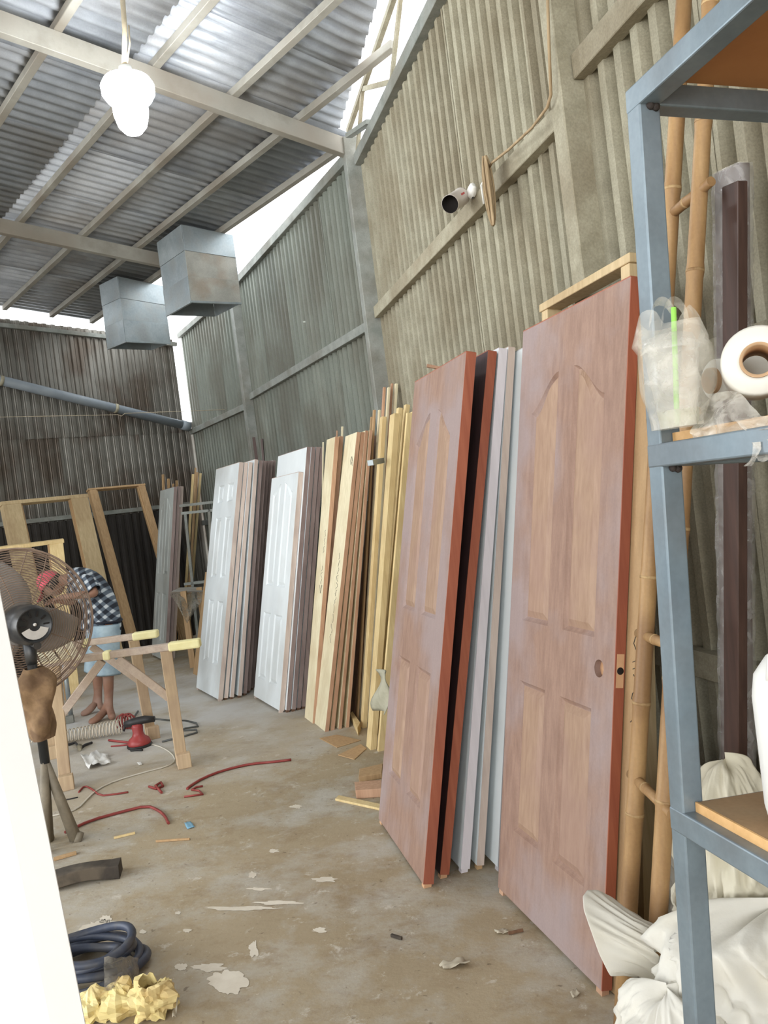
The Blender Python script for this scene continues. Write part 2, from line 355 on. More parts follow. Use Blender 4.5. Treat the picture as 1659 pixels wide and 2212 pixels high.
def sm(t): t = max(0, min(1, t)); return t*t*(3-2*t)
ARCH = lambda s=0., x=0.: [dict(x0=.12+x, x1=.32+x, z0=.27+s, z1=.815+s), dict(x0=.425+x, x1=.62+x, z0=.27+s, z1=.815+s),
        dict(x0=.12+x, x1=.32+x, z0=1.035+s, z1=1.80+s, rise=.125, inner=1), dict(x0=.425+x, x1=.62+x, z0=1.035+s, z1=1.80+s, rise=.125, inner=0)]
SIX = [dict(x0=a, x1=b, z0=c, z1=d) for a, b in ((.105, .265), (.385, .545)) for c, d in ((.29, .835), (1.035, 1.575), (1.71, 1.872))]

def lean_frame(bp, tp, az, h=None):
    B = fl(*bp); u = azv(az); T = pl(tp[0], tp[1], B, u); up = (T-B); hh = up.length; up.normalize()
    return B, u, u.cross(up).normalized(), up, (h or hh)

def outline(p, ins):
    """closed loop (x, z) of a door panel inset by ins; arched top when the panel has a rise"""
    x0, x1, z0, z1 = p['x0']+ins, p['x1']-ins, p['z0']+ins, p['z1']-ins
    pts = [(x0, z0), (x1, z0)]
    k = 12 if p.get('rise') else 1
    for i in range(k+1):
        t = 1-i/k; x = x0+(x1-x0)*t; rr = 0
        if p.get('rise'):
            tt = t if p['inner'] else 1-t
            rr = p['rise']*(sm(tt)*.75+.25*math.sin(tt*math.pi/2))
        pts.append((x, z1+rr))
    return pts

def door(bp, tp, az, wd, th, face, edge, label, cat='door', group=None, panels=None, pmat=None, h=None, name='panel_door', foot=.02, footmat='raw_edge', edge_w=.004, extra=None):
    B, u, bk, up, hh = lean_frame(bp, tp, az, h)
    P = lambda x, y, z: B+u*x+bk*y+up*z
    root = empty(name, B); tag(root, label, cat, group)
    m = MB(); z0 = foot
    holes = list(panels or [])+list((extra or {}).get('bores', []))
    def span(q, x):
        if 'r' in q:
            c = math.sqrt(max(0, q['r']**2-(x-q['cx'])**2)); return (q['cz']-c, q['cz']+c)
        if q.get('rise'):
            t = (x-q['x0'])/(q['x1']-q['x0']); tt = t if q['inner'] else 1-t
            return (q['z0'], q['z1']+q['rise']*(sm(tt)*.75+.25*math.sin(tt*math.pi/2)))
        return (q['z0'], q['z1'])
    xs = {0., wd}
    for q in holes:
        a, b = (q['cx']-q['r'], q['cx']+q['r']) if 'r' in q else (q['x0'], q['x1'])
        k = 12 if ('r' in q or q.get('rise')) else 1
        xs |= {round(a+(b-a)*i/k, 5) for i in range(k+1)}
    xs = sorted(xs)
    for a, b in zip(xs[:-1], xs[1:]):
        mid = (a+b)/2; act = []
        for q in holes:
            l, r = (q['cx']-q['r'], q['cx']+q['r']) if 'r' in q else (q['x0'], q['x1'])
            if l-1e-6 < mid < r+1e-6: act.append(q)
        act.sort(key=lambda q: q.get('cz', q.get('z0')))
        la = lb = z0
        for q in act:
            sa, sb = span(q, a), span(q, b); m.add([P(a, 0, la), P(b, 0, lb), P(b, 0, sb[0]), P(a, 0, sa[0])], [(0, 1, 2, 3)]); la, lb = sa[1], sb[1]
        m.add([P(a, 0, la), P(b, 0, lb), P(b, 0, hh), P(a, 0, hh)], [(0, 1, 2, 3)])
    # sides, back
    m.add([P(0, th, z0), P(wd, th, z0), P(wd, th, hh), P(0, th, hh)], [(3, 2, 1, 0)])
    for a, b in (((0, z0), (0, hh)), ((0, hh), (wd, hh)), ((wd, hh), (wd, z0)), ((wd, z0), (0, z0))):
        m.add([P(a[0], 0, a[1]), P(b[0], 0, b[1]), P(b[0], th, b[1]), P(a[0], th, a[1])], [(0, 1, 2, 3)])
    # moulded recess around every panel
    for q in (panels or []):
        l0, l1, l2 = outline(q, 0), outline(q, .006), outline(q, .014); n = len(l0); ys = (0, .006, .012)
        m.grid([[P(x, y, z) for x, z in l] for l, y in zip((l0, l1, l2), ys)], False, True)
        m.add([P(x, .012, z) for x, z in l2], [tuple(range(n))])
    for q in (extra or {}).get('bores', []):
        ring = [(q['cx']+q['r']*math.cos(a*math.pi/12), q['cz']+q['r']*math.sin(a*math.pi/12)) for a in range(24)]
        m.grid([[P(x, y, z) for x, z in ring] for y in (0, .022)], True, True)
    m.build('leaf', face, root, recalc=False)
    for q in (panels or []):
        l2, l3 = outline(q, .016), outline(q, .040); n = len(l2)
        mm = MB(); mm.grid([[P(x, .0118, z) for x, z in l2], [P(x, .001, z) for x, z in l3]], False, True); mm.add([P(x, .001, z) for x, z in l3], [tuple(range(n))])
        mm.build('panel', pmat or face, root, recalc=False)
    for q in (extra or {}).get('bores', []):
        MB().add([P(q['cx']+q['r']*math.cos(a*math.pi/12), .021, q['cz']+q['r']*math.sin(a*math.pi/12)) for a in range(24)], [tuple(range(24))]).build('lock_bore', 'fresh_cut', root, recalc=False)
    ew = edge_w; ax = (u, bk, up)
    MB().box(P(-ew/2, th/2, (z0+hh)/2), ew, th, hh-z0, ax).build('edge_strip', edge, root)
    MB().box(P(wd/2, th/2, hh+ew/2), wd, th, ew, ax).build('top_strip', edge, root)
    for x in (.018, wd-.018): MB().box(P(x, th/2, foot/2), .032, th*.72, foot+.004, ax).build('foot_block', footmat, root)
    if extra and 'mortise' in extra:
        z = extra['mortise']; MB().box(P(-ew-.0006, th/2, z), .0022, .024, .10, ax).build('lock_mortise', 'fresh_cut', root)
        MB().lathe([(.0, 0), (.011, 0), (.011, .001), (0, .001)], P(-ew-.0028, th/2, z), u, 16).build('latch_hole', 'dark_hole', root)
    root['_f'] = 1
    return root

# --- the two big brown doors and those behind the far one
door((1298, 2155), (1362, 598), -16.5, .725, .033, 'door_brown', 'door_edge_red', 'large dusty brown panel door nearest the metal rack, with a lock bore', panels=ARCH(), pmat='door_panel_brown',
     extra=dict(bores=[dict(cx=.085, cz=.944, r=.027)], mortise=.951), name='brown_panel_door', footmat='pine_brown')
door((913, 1921), (1007, 760), -14, .735, .042, 'door_brown', 'door_edge_red', 'dusty brown arched-panel door with bright red edge, front of its leaning stack', panels=ARCH(), pmat='door_panel_brown', name='brown_panel_door', footmat='fresh_cut')
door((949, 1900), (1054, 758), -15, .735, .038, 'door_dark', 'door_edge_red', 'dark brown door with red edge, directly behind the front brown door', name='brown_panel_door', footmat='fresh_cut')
door((994, 1888), (1077, 753), -15, .735, .038, 'white_primer', 'lilac_edge', 'primed door with clean lilac-white edge behind the dark brown door', name='primed_door', footmat='lilac_edge')
door((1029, 1880), (1098, 750), -15, .735, .030, 'white_primer', 'raw_edge', 'primed door with pale raw wood edge, fourth behind the front brown door', name='primed_door', footmat='wood_tan')
door((1074, 1884), (1131, 752), -15, .735, .030, 'white_primer', 'grey_edge', 'grey-edged primed door tucked against the large brown door', name='primed_door', footmat='grey_edge')

# --- stack of white doors headed by the six-panel one
ORD = ['', 'first', 'second', 'third', 'fourth', 'fifth', 'sixth', 'seventh', 'eighth', 'ninth']
gA = 'doors stacked behind the six-panel white door'
door((471, 1516), (517, 999), -28, .695, .038, 'white_primer_dirty', 'raw_edge', 'white six-panel door with dirty lower corner, front of its stack', panels=SIX, group=gA, name='white_panel_door')
for k, (b, t, e) in enumerate([((484, 1513), (528, 1000), 'raw_edge'), ((497, 1511), (538, 999), 'raw_edge'), ((514, 1508), (550, 993), 'raw_edge'), ((525, 1503), (560, 995), 'raw_edge_dark'), ((533, 1497), (568, 996), 'raw_edge_dark'), ((540, 1491), (575, 996), 'raw_edge_dark'), ((547, 1486), (582, 996), 'raw_edge_dark'), ((554, 1480), (589, 995), 'raw_edge_dark')]):
    door(b, t, -28, .69, .031, 'white_primer', e, '%s door counted back behind the white six-panel door' % ORD[k+1], group=gA, name='white_panel_door', footmat='wood_dark')
gB = 'doors stacked behind the small arched white door'
door((603, 1541), (645, 1020), -25, .70, .038, 'white_primer', 'raw_edge', 'short white arched-panel door standing in front of taller white doors', panels=[dict(q, z0=q['z0']-.085, z1=q['z1']-.09, rise=q.get('rise', 0)*.65) if 'rise' in q else dict(q, z0=q['z0']-.085, z1=q['z1']-.085) for q in ARCH(0, -.005)], group=gB, name='white_panel_door')
for k, (b, t, e) in enumerate([((618, 1540), (663, 966), 'raw_edge_dark'), ((630, 1538), (673, 966), 'raw_edge_dark'), ((641, 1535), (683, 966), 'raw_edge_dark'), ((651, 1532), (692, 966), 'raw_edge_dark')]):
    door(b, t, -25, .735, .031, 'white_primer', e, '%s tall door behind the short white arched-panel door' % ORD[k+1], group=gB, name='white_panel_door', footmat='wood_dark')
gC = 'pale doors leaning near the far corner'
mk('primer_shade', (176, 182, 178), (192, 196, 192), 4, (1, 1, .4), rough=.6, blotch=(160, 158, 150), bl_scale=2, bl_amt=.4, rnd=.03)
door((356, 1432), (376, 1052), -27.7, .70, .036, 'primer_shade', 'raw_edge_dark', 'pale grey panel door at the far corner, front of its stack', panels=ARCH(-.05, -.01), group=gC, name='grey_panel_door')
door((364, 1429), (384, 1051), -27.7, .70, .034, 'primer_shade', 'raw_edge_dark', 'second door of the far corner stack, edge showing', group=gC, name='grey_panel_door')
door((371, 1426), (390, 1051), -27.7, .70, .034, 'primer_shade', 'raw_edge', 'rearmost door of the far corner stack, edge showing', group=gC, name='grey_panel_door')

# ================================================================== timber leaning on the side wall
def board(bp, tp, az, wd, th, mat, label, group=None, name='pine_board', cat='board', edge=None, bev=.002):
    B, u, bk, up, hh = lean_frame(bp, tp, az); ax = (u, bk, up)
    if edge:
        root = empty(name, B); MB().box(B+u*wd/2+bk*th/2+up*hh/2, wd, th, hh, ax).build('face_board', mat, root, bevel=bev)
        MB().box(B-u*.0025+bk*th/2+up*hh/2, .005, th, hh, ax).build('edge_face', edge, root); o = root
    else: o = MB().box(B+u*wd/2+bk*th/2+up*hh/2, wd, th, hh, ax).build(name, mat, org=B, bevel=bev)
    return tag(o, label, cat, group), (B, u, bk, up, hh)
gP = 'pine boards leaning beside the white doors'
o, fr1 = board((675, 1563), (724, 943), -21, .21, .030, 'pine_pale', 'wide pale pine board with pencil marks nearest the white doors', gP, edge='pine_brown')
board((684, 1558), (733, 942), -21, .20, .030, 'pine_pale', 'pine board hidden but for its brown edge behind the first pale board', gP, edge='pine_brown')
o, fr2 = board((702, 1581), (771, 933), -20, .27, .026, 'pine_pale', 'wide pale knotty board with pencil writing, front of the brown-edged boards', gP, edge='pine_brown')
board((714, 1578), (780, 933), -20, .16, .026, 'pine_pale', 'brown-edged board, second behind the knotty pale board', gP, edge='pine_brown')
board((731, 1575), (789, 930), -20, .16, .021, 'pine_pale', 'brown-edged board, third behind the knotty pale board', gP, edge='pine_brown')
board((747, 1572), (798, 929), -20, .16, .021, 'pine_pale', 'brown-edged board, last behind the knotty pale board', gP, edge='pine_brown')
def scribble(frame, segs, parent_name, nm='pencil_mark'):
    """thin pencil strokes on a board face: segs are polylines of (x, z) on the face"""
    B, u, bk, up, hh = frame; m = MB()
    for sg in segs:
        pts = [B+u*x+up*z-bk*.0012 for x, z in sg]
        m.tube(pts, .0011, 4)
    return m
def pencil_on(frame, segs, obj):
    return scribble(frame, segs, '').build('pencil_writing', 'pencil', obj)
random.seed(11)
def writing(x0, z0, n, sx, sz):
    out = []; z = z0
    for i in range(n):
        k = random.randint(3, 5); out.append([(x0+random.uniform(-sx, sx), z-sz*j/k) for j in range(k+1)]); z -= sz*1.15
    return out
pencil_on(fr2, [[(.055, 1.90), (.03, 1.87), (.055, 1.84), (.08, 1.87), (.055, 1.90), (.02, 1.83)]]+writing(.09, 1.22, 7, .022, .045)+writing(.10, .86, 4, .02, .06), o)
o1 = [x for x in bpy.data.objects if x.get('label', '').startswith('wide pale pine board')][0]
pencil_on(fr1, writing(.06, 1.38, 3, .02, .05)+writing(.06, 1.12, 4, .02, .04)+[[(.03, .98), (.06, .92), (.09, .98)]], o1)

gY = 'yellow pine battens bundled beside the brown door'
for k, (b, t, wd, th, mt) in enumerate([((800, 1621), (852, 892), .10, .040, 'pine_yellow'), ((817, 1624), (880, 891), .03, .075, 'pine_yellow'), ((826, 1614), (890, 889), .05, .045, 'pine_yellow'),
        ((783, 1574), (826, 899), .06, .032, 'pine_yellow'), ((805, 1592), (861, 880), .05, .03, 'pine_yellow'), ((800, 1580), (868, 884), .05, .03, 'pine_yellow'), ((812, 1586), (877, 873), .05, .03, 'pine_yellow')]):
    lab = ['front batten of the yellow bundle, broad face lit', 'yellow batten beside the front one, narrow face showing', 'yellow batten touching the brown door edge', 'amber batten on the shaded side of the yellow bundle',
           'thin yellow batten wedged in the middle of the bundle', 'yellow batten with its tip above the middle of the bundle', 'tallest yellow batten at the brown-door side of the bundle'][k]
    board(b, t, -16, wd, th, mt, lab, gY, 'pine_batten', 'batten')
gS = 'thin sticks standing behind the yellow battens'
for k, (b, t, wd, th, mt) in enumerate([((786, 1560), (829, 836), .022, .016, 'pine_brown'), ((795, 1561), (839, 836), .03, .016, 'pine_pale'), ((802, 1556), (846, 828), .022, .013, 'pine_brown'), ((810, 1556), (855, 828), .035, .018, 'pine_pale'),
        ((771, 1556), (808, 885), .03, .014, 'wood_tan'), ((779, 1556), (819, 885), .03, .014, 'pine_pale'), ((752, 1528), (802, 900), .022, .014, 'wood_tan'), ((726, 1540), (738, 921), .014, .014, 'pine_pale'), ((722, 1522), (727, 930), .010, .010, 'pine_brown'), ((690, 1530), (697, 955), .008, .01, 'pine_pale')]):
    lab = ['brown stick poking highest above the yellow battens', 'pale stick standing tall beside the brown ones', 'thin brown stick between two tall pale sticks', 'pale stick tallest at the post side of the bundle',
           'tan stick behind the battens, nearest the brown-edged boards', 'pale stick just behind the front yellow batten', 'short tan stick at the low end of the bundle', 'small pale stick tip above the pine boards', 'slim brown stick tip above the first pale board', 'tiny pale stick tip beside the tall white doors'][k]
    board(b, t, -18, wd, th, mt, lab, gS, 'wooden_stick', 'stick', bev=.001)
gD = 'dark planks in the shade behind the boards'
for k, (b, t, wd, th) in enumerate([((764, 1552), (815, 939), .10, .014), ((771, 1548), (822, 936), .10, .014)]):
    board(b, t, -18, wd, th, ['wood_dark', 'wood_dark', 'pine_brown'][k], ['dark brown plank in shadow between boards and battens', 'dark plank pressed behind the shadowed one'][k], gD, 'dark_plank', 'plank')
# short bits of wood by the foot of the timber
def block(pts_px, h, mat, label, name='wood_offcut', cat='offcut', group=None, z=0.0):
    P = [fl(x, y, z) for x, y in pts_px]; o = MB().prism(P, Z*h).build(name, mat, bevel=.002); return tag(o, label, cat, group)
block([(758, 1556), (763, 1551), (780, 1576), (774, 1590)], .05, 'pine_yellow', 'yellow offcut lying between the boards and the battens')
block([(768, 1707), (826, 1702), (826, 1722), (770, 1726)], .045, 'pine_brown', 'brown wood block on the floor beside the brown door', group='wood blocks by the brown door')
block([(778, 1672), (828, 1660), (826, 1682), (776, 1690)], .03, 'wood_tan', 'brown block farther back at the foot of the brown door', group='wood blocks by the brown door')
block([(724, 1730), (732, 1722), (826, 1742), (824, 1752)], .012, 'pine_yellow', 'thin yellow lath pointing at the brown door', 'wooden_lath', 'lath')
block([(690, 1596), (728, 1588), (780, 1600), (728, 1616)], .005, 'wood_tan', 'flat dusty board scrap under the pine boards', 'board_scrap', 'scrap')
block([(730, 1632), (780, 1608), (792, 1618), (766, 1642)], .005, 'wood_tan', 'flat torn board scrap before the yellow battens', 'board_scrap', 'scrap')

# ================================================================== lamp, ducts, pipe
def emit(name, col, strength):
    m = bpy.data.materials.new(name); m.use_nodes = True; MATS[name] = m; nt = m.node_tree
    b = nt.nodes['Principled BSDF']; b.inputs['Base Color'].default_value = (.9, .9, .9, 1); b.inputs['Emission Color'].default_value = (*col, 1); b.inputs['Emission Strength'].default_value = strength
emit('lamp_glow', (.93, .97, 1.0), 26.0)
mk('galvanized', (150, 160, 164), (176, 184, 187), 8, rough=.38, metal=.55, blotch=(128, 128, 122), bl_scale=4, bl_amt=.45, rnd=.05, fine=.05, fine_scale=60)
mk('galvanized_dusty', (150, 150, 142), (178, 176, 168), 6, rough=.6, metal=.25, blotch=(150, 128, 104), bl_scale=3.5, bl_amt=.45, rnd=.06, fine=.06)
mk('pvc_grey', (120, 128, 136), (136, 144, 150), 4, rough=.5, rnd=0)
mk('cord_dust', (166, 154, 132), (186, 174, 150), 20, rough=.9, rnd=.05)
mk('socket_white', (206, 206, 200), (218, 218, 212), 5, rough=.5, rnd=0)
LY = 4.5
lp = at(278, 205, LY)
lamp = empty('hanging_lamp', lp-Z*.25); tag(lamp, 'bright white bulb lamp hanging on a cord under the roof', 'lamp')
top = at(258, -60, LY); top.z = min(top.z, roofz(top.x, top.y)-.02)
MB().tube([top, top.lerp(at(268, 150, LY), .5)+V((.01, 0, 0)), at(268, 150, LY)], .014, 8).build('hanging_rod', 'cord_dust', lamp)
MB().tube([at(278, 55, LY), at(276, 95, LY)+V((.01, 0, 0)), at(272, 150, LY)], .005, 5).build('loose_wire', 'cord_dust', lamp)
ax = Z
MB().lathe([(0, .155), (.035, .15), (.038, .10), (.075, .082)], lp, ax, 24).build('lamp_socket', 'socket_white', lamp)
MB().lathe([(.07, .085), (.125, .075), (.142, .045), (.140, .005), (.118, -.03), (.096, -.05), (.092, -.11), (.075, -.17), (.045, -.205), (0, -.215)], lp, ax, 28).build('bulb', 'lamp_glow', lamp)

def duct(c, name, label, mat1, mat2, nb):
    """sheet metal vent box hung under the roof. c: bottom corners in the photo (left, middle, right), and the roof point above the middle"""
    (l, m_, r, t) = c
    Rm = pl(t[0], t[1], E1, RN); zb = at(m_[0], m_[1], Rm.y).z
    Pm = fl(m_[0], m_[1], zb); Pl_ = fl(l[0], l[1], zb); Pr = fl(r[0], r[1], zb); Pb = Pl_+Pr-Pm
    root = empty(name, (Pm+Pb)/2); tag(root, label, 'duct')
    zt = lambda p: roofz(p.x, p.y)-.004
    for a, b, mt, vis in ((Pl_, Pm, mat1, 1), (Pm, Pr, mat2, 1), (Pr, Pb, mat1, 0), (Pb, Pl_, mat1, 0)):
        n = ((b-a).cross(Z)).normalized(); bands = nb if vis else 1
        for k in range(bands):
            t0, t1 = k/bands, (k+1)/bands; off = n*(.006*((k+1) % 2))
            q = [a.lerp(V((a.x, a.y, zt(a))), t0), b.lerp(V((b.x, b.y, zt(b))), t0), b.lerp(V((b.x, b.y, zt(b))), t1), a.lerp(V((a.x, a.y, zt(a))), t1)]
            MB().prism([p+off for p in q], -n*.006).build('side_panel', ('galvanized' if (vis and k == bands-1) else mt), root, bevel=.0015)
    for a, b in ((Pl_, Pm), (Pm, Pr)): MB().beam(a-Z*.004, b-Z*.004, .02, .018).build('bottom_flange', 'galvanized', root)
    return root
duct(((360, 681), (413, 651), (521, 655), (400, 484)), 'vent_duct', 'galvanized vent box nearest the lamp, its side panel stained', 'galvanized', 'galvanized_dusty', 3)
duct(((233, 753), (272, 737), (368, 741), (257, 596)), 'vent_duct', 'smaller grey vent box hanging in front of the back wall', 'galvanized', 'galvanized', 3)

bw = CORN-NB*.10
pipe = empty('plastic_pipe', pl(210, 870, bw, NB)); tag(pipe, 'grey plastic pipe running aslant across the back wall', 'pipe')
pa, pb = pl(-160, 782, bw, NB), pl(407, 921, bw, NB)
MB().tube([pa, pb], .058, 14).build('pipe_run', 'pvc_grey', pipe)
MB().tube([pl(392, 917, bw, NB), pl(409, 922, bw, NB)], .066, 14).build('pipe_socket', 'pvc_grey', pipe)
for x, y in ((2, 822), (250, 882)):
    q = pl(x, y, bw, NB); MB().tube([q+(pb-pa).normalized()*-.02, q+(pb-pa).normalized()*.02], .063, 14).build('pipe_clamp', 'dusty_steel', pipe)
    MB().beam(q, q+NB*.10, .02, .02).build('pipe_bracket', 'dusty_steel', pipe)
ws = pl(485, 885, C520-N1*.02, N1)
o = MB().tube([at(-60, 902, 9.2), at(255, 894, 9.6)-Z*.01, at(262, 896, 9.6)-Z*.015, at(270, 893, 9.6), ws], .0035, 5).build('string_line', 'cord_dust'); tag(o, 'thin string stretched from the side wall across the back wall', 'string')

# things hung on the girt of the near bay
gp = C1200-N3*.02
mk('can_label', (196, 186, 178), (212, 204, 196), 10, rough=.5, rnd=0); mk('red_mark', (176, 60, 58), (190, 74, 70), 8, rough=.5, rnd=0); mk('rope_tan', (150, 128, 98), (176, 154, 122), 30, (1, 1, .1), rough=.9, rnd=.1); mk('putty_white', (214, 212, 206), (228, 226, 220), 12, rough=.8, rnd=0)
ca, cb = pl(972, 441, gp-N3*.13, N3), pl(996, 425, gp-N3*.03, N3)
can = empty('tin_can', cb); tag(can, 'old tin can with a red mark lying on the girt', 'can'); d = (cb-ca).normalized()
MB().lathe([(.042, 0), (.044, .002), (.0425, .006), (.0425, (cb-ca).length-.004), (.044, (cb-ca).length), (.0, (cb-ca).length)], ca, d, 20).build('can_body', 'can_label', can)
MB().lathe([(.041, .001), (.041, .05), (0, .05)], ca, d, 20).build('can_inside', 'dark_hole', can)
rs_ = d.cross(Z).normalized(); rs_ = rs_ if rs_.y < 0 else -rs_; ru_ = rs_.cross(d).normalized(); rmk = ca.lerp(cb, .55)+rs_*.038+Z*.019; MB().box(rmk, .040, .006, .010, (d, (rs_*.9+Z*.45).normalized(), (Z*.9-rs_*.45).normalized())).build('red_label_mark', 'red_mark', can)
iw = pl(1020, 412, gp, N3); hook = MB()
random.seed(3)
rows = []
for i in range(7):
    t = i/6; r = .030*math.sin(math.pi*(t*.9+.05))**.6; rows.append([iw+Z*(.034-.068*t)+(D3*math.cos(a)*1.6+N3*math.sin(a)*.7)*(r*(1+.35*random.uniform(-1, 1))) for a in [2*math.pi*k/10 for k in range(10)]])
o = MB().grid(rows, True, True).build('putty_lump', 'putty_white', sub=1); tag(o, 'small white putty lump stuck on the girt beside the can', 'putty')
coil = empty('wire_bundle', pl(1052, 470, gp, N3)); tag(coil, 'bundle of tan wire hanging from the girt beside the white lump', 'wire')
for k in range(16):
    s = random.uniform(-1, 1); dd = random.uniform(0, .03)
    mm = MB(); pts = []
    for i in range(14):
        a = 2*math.pi*i/14; c = pl(1056, 412, gp-N3*(.05+dd), N3)
        wx = .030*(.75+.25*math.sin(a*1.0-1.2))*(.85+.3*random.random()); pts.append(c+(D3*math.cos(k*1.1)*1.4+N3*math.sin(k*1.1)*.8)*(math.cos(a)*wx*(.15+.85*abs(s))+.006*s)+Z*(math.sin(a)*.155))
    mm.tube(pts, .0048, 5, closed=True); mm.build('wire_loop', 'rope_tan', coil)
MB().tube([pl(1052, 372, gp-N3*.04, N3), pl(1062, 352, gp-N3*.05, N3), pl(1100, 322, gp-N3*.05, N3), pl(1150, 275, gp-N3*.055, N3), pl(1182, 232, gp-N3*.065, N3), pl(1190, 205, gp-N3*.065, N3), pl(1186, 100, gp-N3*.065, N3), pl(1182, -30, gp-N3*.065, N3)], .006, 6).build('lead_wire', 'rope_tan', coil)
MB().tube([pl(1052, 380, gp-N3*.04, N3), pl(1040, 400, gp-N3*.06, N3), pl(1046, 440, gp-N3*.05, N3)], .006, 6).build('tie_wire', 'putty_white', coil)

# ================================================================== timber frames and odds and ends at the back
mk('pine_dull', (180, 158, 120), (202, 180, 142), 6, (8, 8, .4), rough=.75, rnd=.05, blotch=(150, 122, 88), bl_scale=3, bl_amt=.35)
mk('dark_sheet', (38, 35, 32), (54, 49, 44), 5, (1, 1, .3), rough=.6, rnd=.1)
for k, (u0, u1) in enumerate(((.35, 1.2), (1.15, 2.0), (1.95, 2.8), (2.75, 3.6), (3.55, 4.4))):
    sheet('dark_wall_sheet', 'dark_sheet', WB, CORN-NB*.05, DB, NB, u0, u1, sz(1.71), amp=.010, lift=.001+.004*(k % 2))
def timber_frame(bp, tp, az, W, jw, jd, mat, label, side=1, head=.04, name='door_frame'):
    B, u, bk, up, hh = lean_frame(bp, tp, az); ax = (u, bk, up); u2 = u*side
    root = empty(name, B); tag(root, label, 'door frame', 'bare timber door frames')
    for x in (jw/2, W-jw/2): MB().box(B+u2*x+bk*jd/2+up*(hh-head)/2, jw, jd, hh-head, ax).build('jamb', mat, root, bevel=.003)
    MB().box(B+u2*(W/2)+bk*jd/2+up*(hh-head/2), W+.02, jd, head, ax).build('head', mat, root, bevel=.003)
    for x in (jw+.008, W-jw-.008): MB().box(B+u2*x+bk*jd*.62+up*(hh-head)/2, .016, jd*.4, hh-head-.01, ax).build('stop_strip', 'wood_tan', root)
    return root
timber_frame((268, 1450), (181, 1072), 47, .92, .19, .10, 'pine_dull', 'large timber door frame leaning at the back behind the fan', -1)
timber_frame((287, 1426), (187, 1060), 47, .74, .09, .08, 'wood_tan', 'narrower timber frame leaning between the big frame and the grey doors', 1, .025)
timber_frame((172, 1505), (134, 1163), 62, .70, .12, .05, 'pine_yellow', 'yellow pine frame standing upright just behind the fan', -1, .035)
gK = 'sticks standing at the far corner'
for k, (b, t, wd, th, mt) in enumerate([((392, 1385), (415, 1024), .05, .03, 'pine_yellow'), ((398, 1382), (424, 1020), .04, .03, 'wood_tan'), ((404, 1380), (431, 1022), .04, .03, 'pine_yellow'), ((404, 1395), (421, 1010), .035, .02, 'wood_tan'),
        ((362, 1392), (349, 1025), .03, .015, 'wood_tan'), ((371, 1390), (361, 1034), .03, .015, 'wood_tan'), ((378, 1388), (372, 1045), .02, .015, 'wood_tan'), ((385, 1388), (379, 1038), .03, .015, 'wood_tan')]):
    lab = ['yellow stick at the front of the corner bundle', 'tan stick in the middle of the corner bundle', 'yellow stick at the wall side of the corner bundle', 'tallest tan stick of the corner bundle',
           'leaning tan slat poking up first above the grey doors', 'second tan slat showing above the grey doors', 'shortest tan slat above the grey doors', 'tan slat above the rear edge of the grey doors'][k]
    board(b, t, -20 if k < 4 else 40, wd, th, mt, lab, gK, 'wooden_stick', 'stick', bev=.001)
# steel rack in the corner
rk = empty('steel_rack', fl(425, 1440)); tag(rk, 'thin grey steel rack frame in the far corner', 'rack')
RY = 9.3
for a, b in (((388, 1093), (474, 1083)), ((392, 1109), (470, 1101)), ((398, 1262), (452, 1255))): MB().beam(at(*a, RY), at(*b, RY), .03, .03).build('rack_bar', 'beam_grey', rk)
for a, b in (((400, 1106), (420, 1300)), ((452, 1100), (462, 1290))):
    p_ = at(*a, RY); q_ = at(*b, RY); dn = (q_-p_).normalized(); e_ = p_+dn*(p_.z/-dn.z); MB().beam(p_, e_, .03, .03, V((0, 1, 0))).build('rack_leg', 'beam_grey', rk)
def film(name, col, rough=.25, alpha=.35, trans=0.):
    m = bpy.data.materials.new(name); m.use_nodes = True; MATS[name] = m; nt = m.node_tree; N = nt.nodes; L = nt.links; b = N['Principled BSDF']
    b.inputs['Base Color'].default_value = (*lin(col), 1); b.inputs['Roughness'].default_value = rough; b.inputs['Specular IOR Level'].default_value = .6
    tc = N.new('ShaderNodeTexCoord'); nz = N.new('ShaderNodeTexNoise'); nz.inputs['Scale'].default_value = 22; nz.inputs['Detail'].default_value = 6; nz.inputs['Distortion'].default_value = 1.2; L.new(tc.outputs['Object'], nz.inputs['Vector'])
    bp = N.new('ShaderNodeBump'); bp.inputs['Strength'].default_value = .6; bp.inputs['Distance'].default_value = .01; L.new(nz.outputs['Fac'], bp.inputs['Height']); L.new(bp.outputs[0], b.inputs['Normal'])
    mr = N.new('ShaderNodeMapRange'); mr.inputs[1].default_value = .35; mr.inputs[2].default_value = .7; mr.inputs[3].default_value = alpha*.6; mr.inputs[4].default_value = min(1, alpha*1.5); L.new(nz.outputs['Fac'], mr.inputs[0]); L.new(mr.outputs[0], b.inputs['Alpha'])
    return m
film('clear_film', (214, 208, 200), .2, .42); film('clear_film_thin', (216, 210, 202), .18, .28); film('smoky_film', (150, 142, 126), .3, .55)
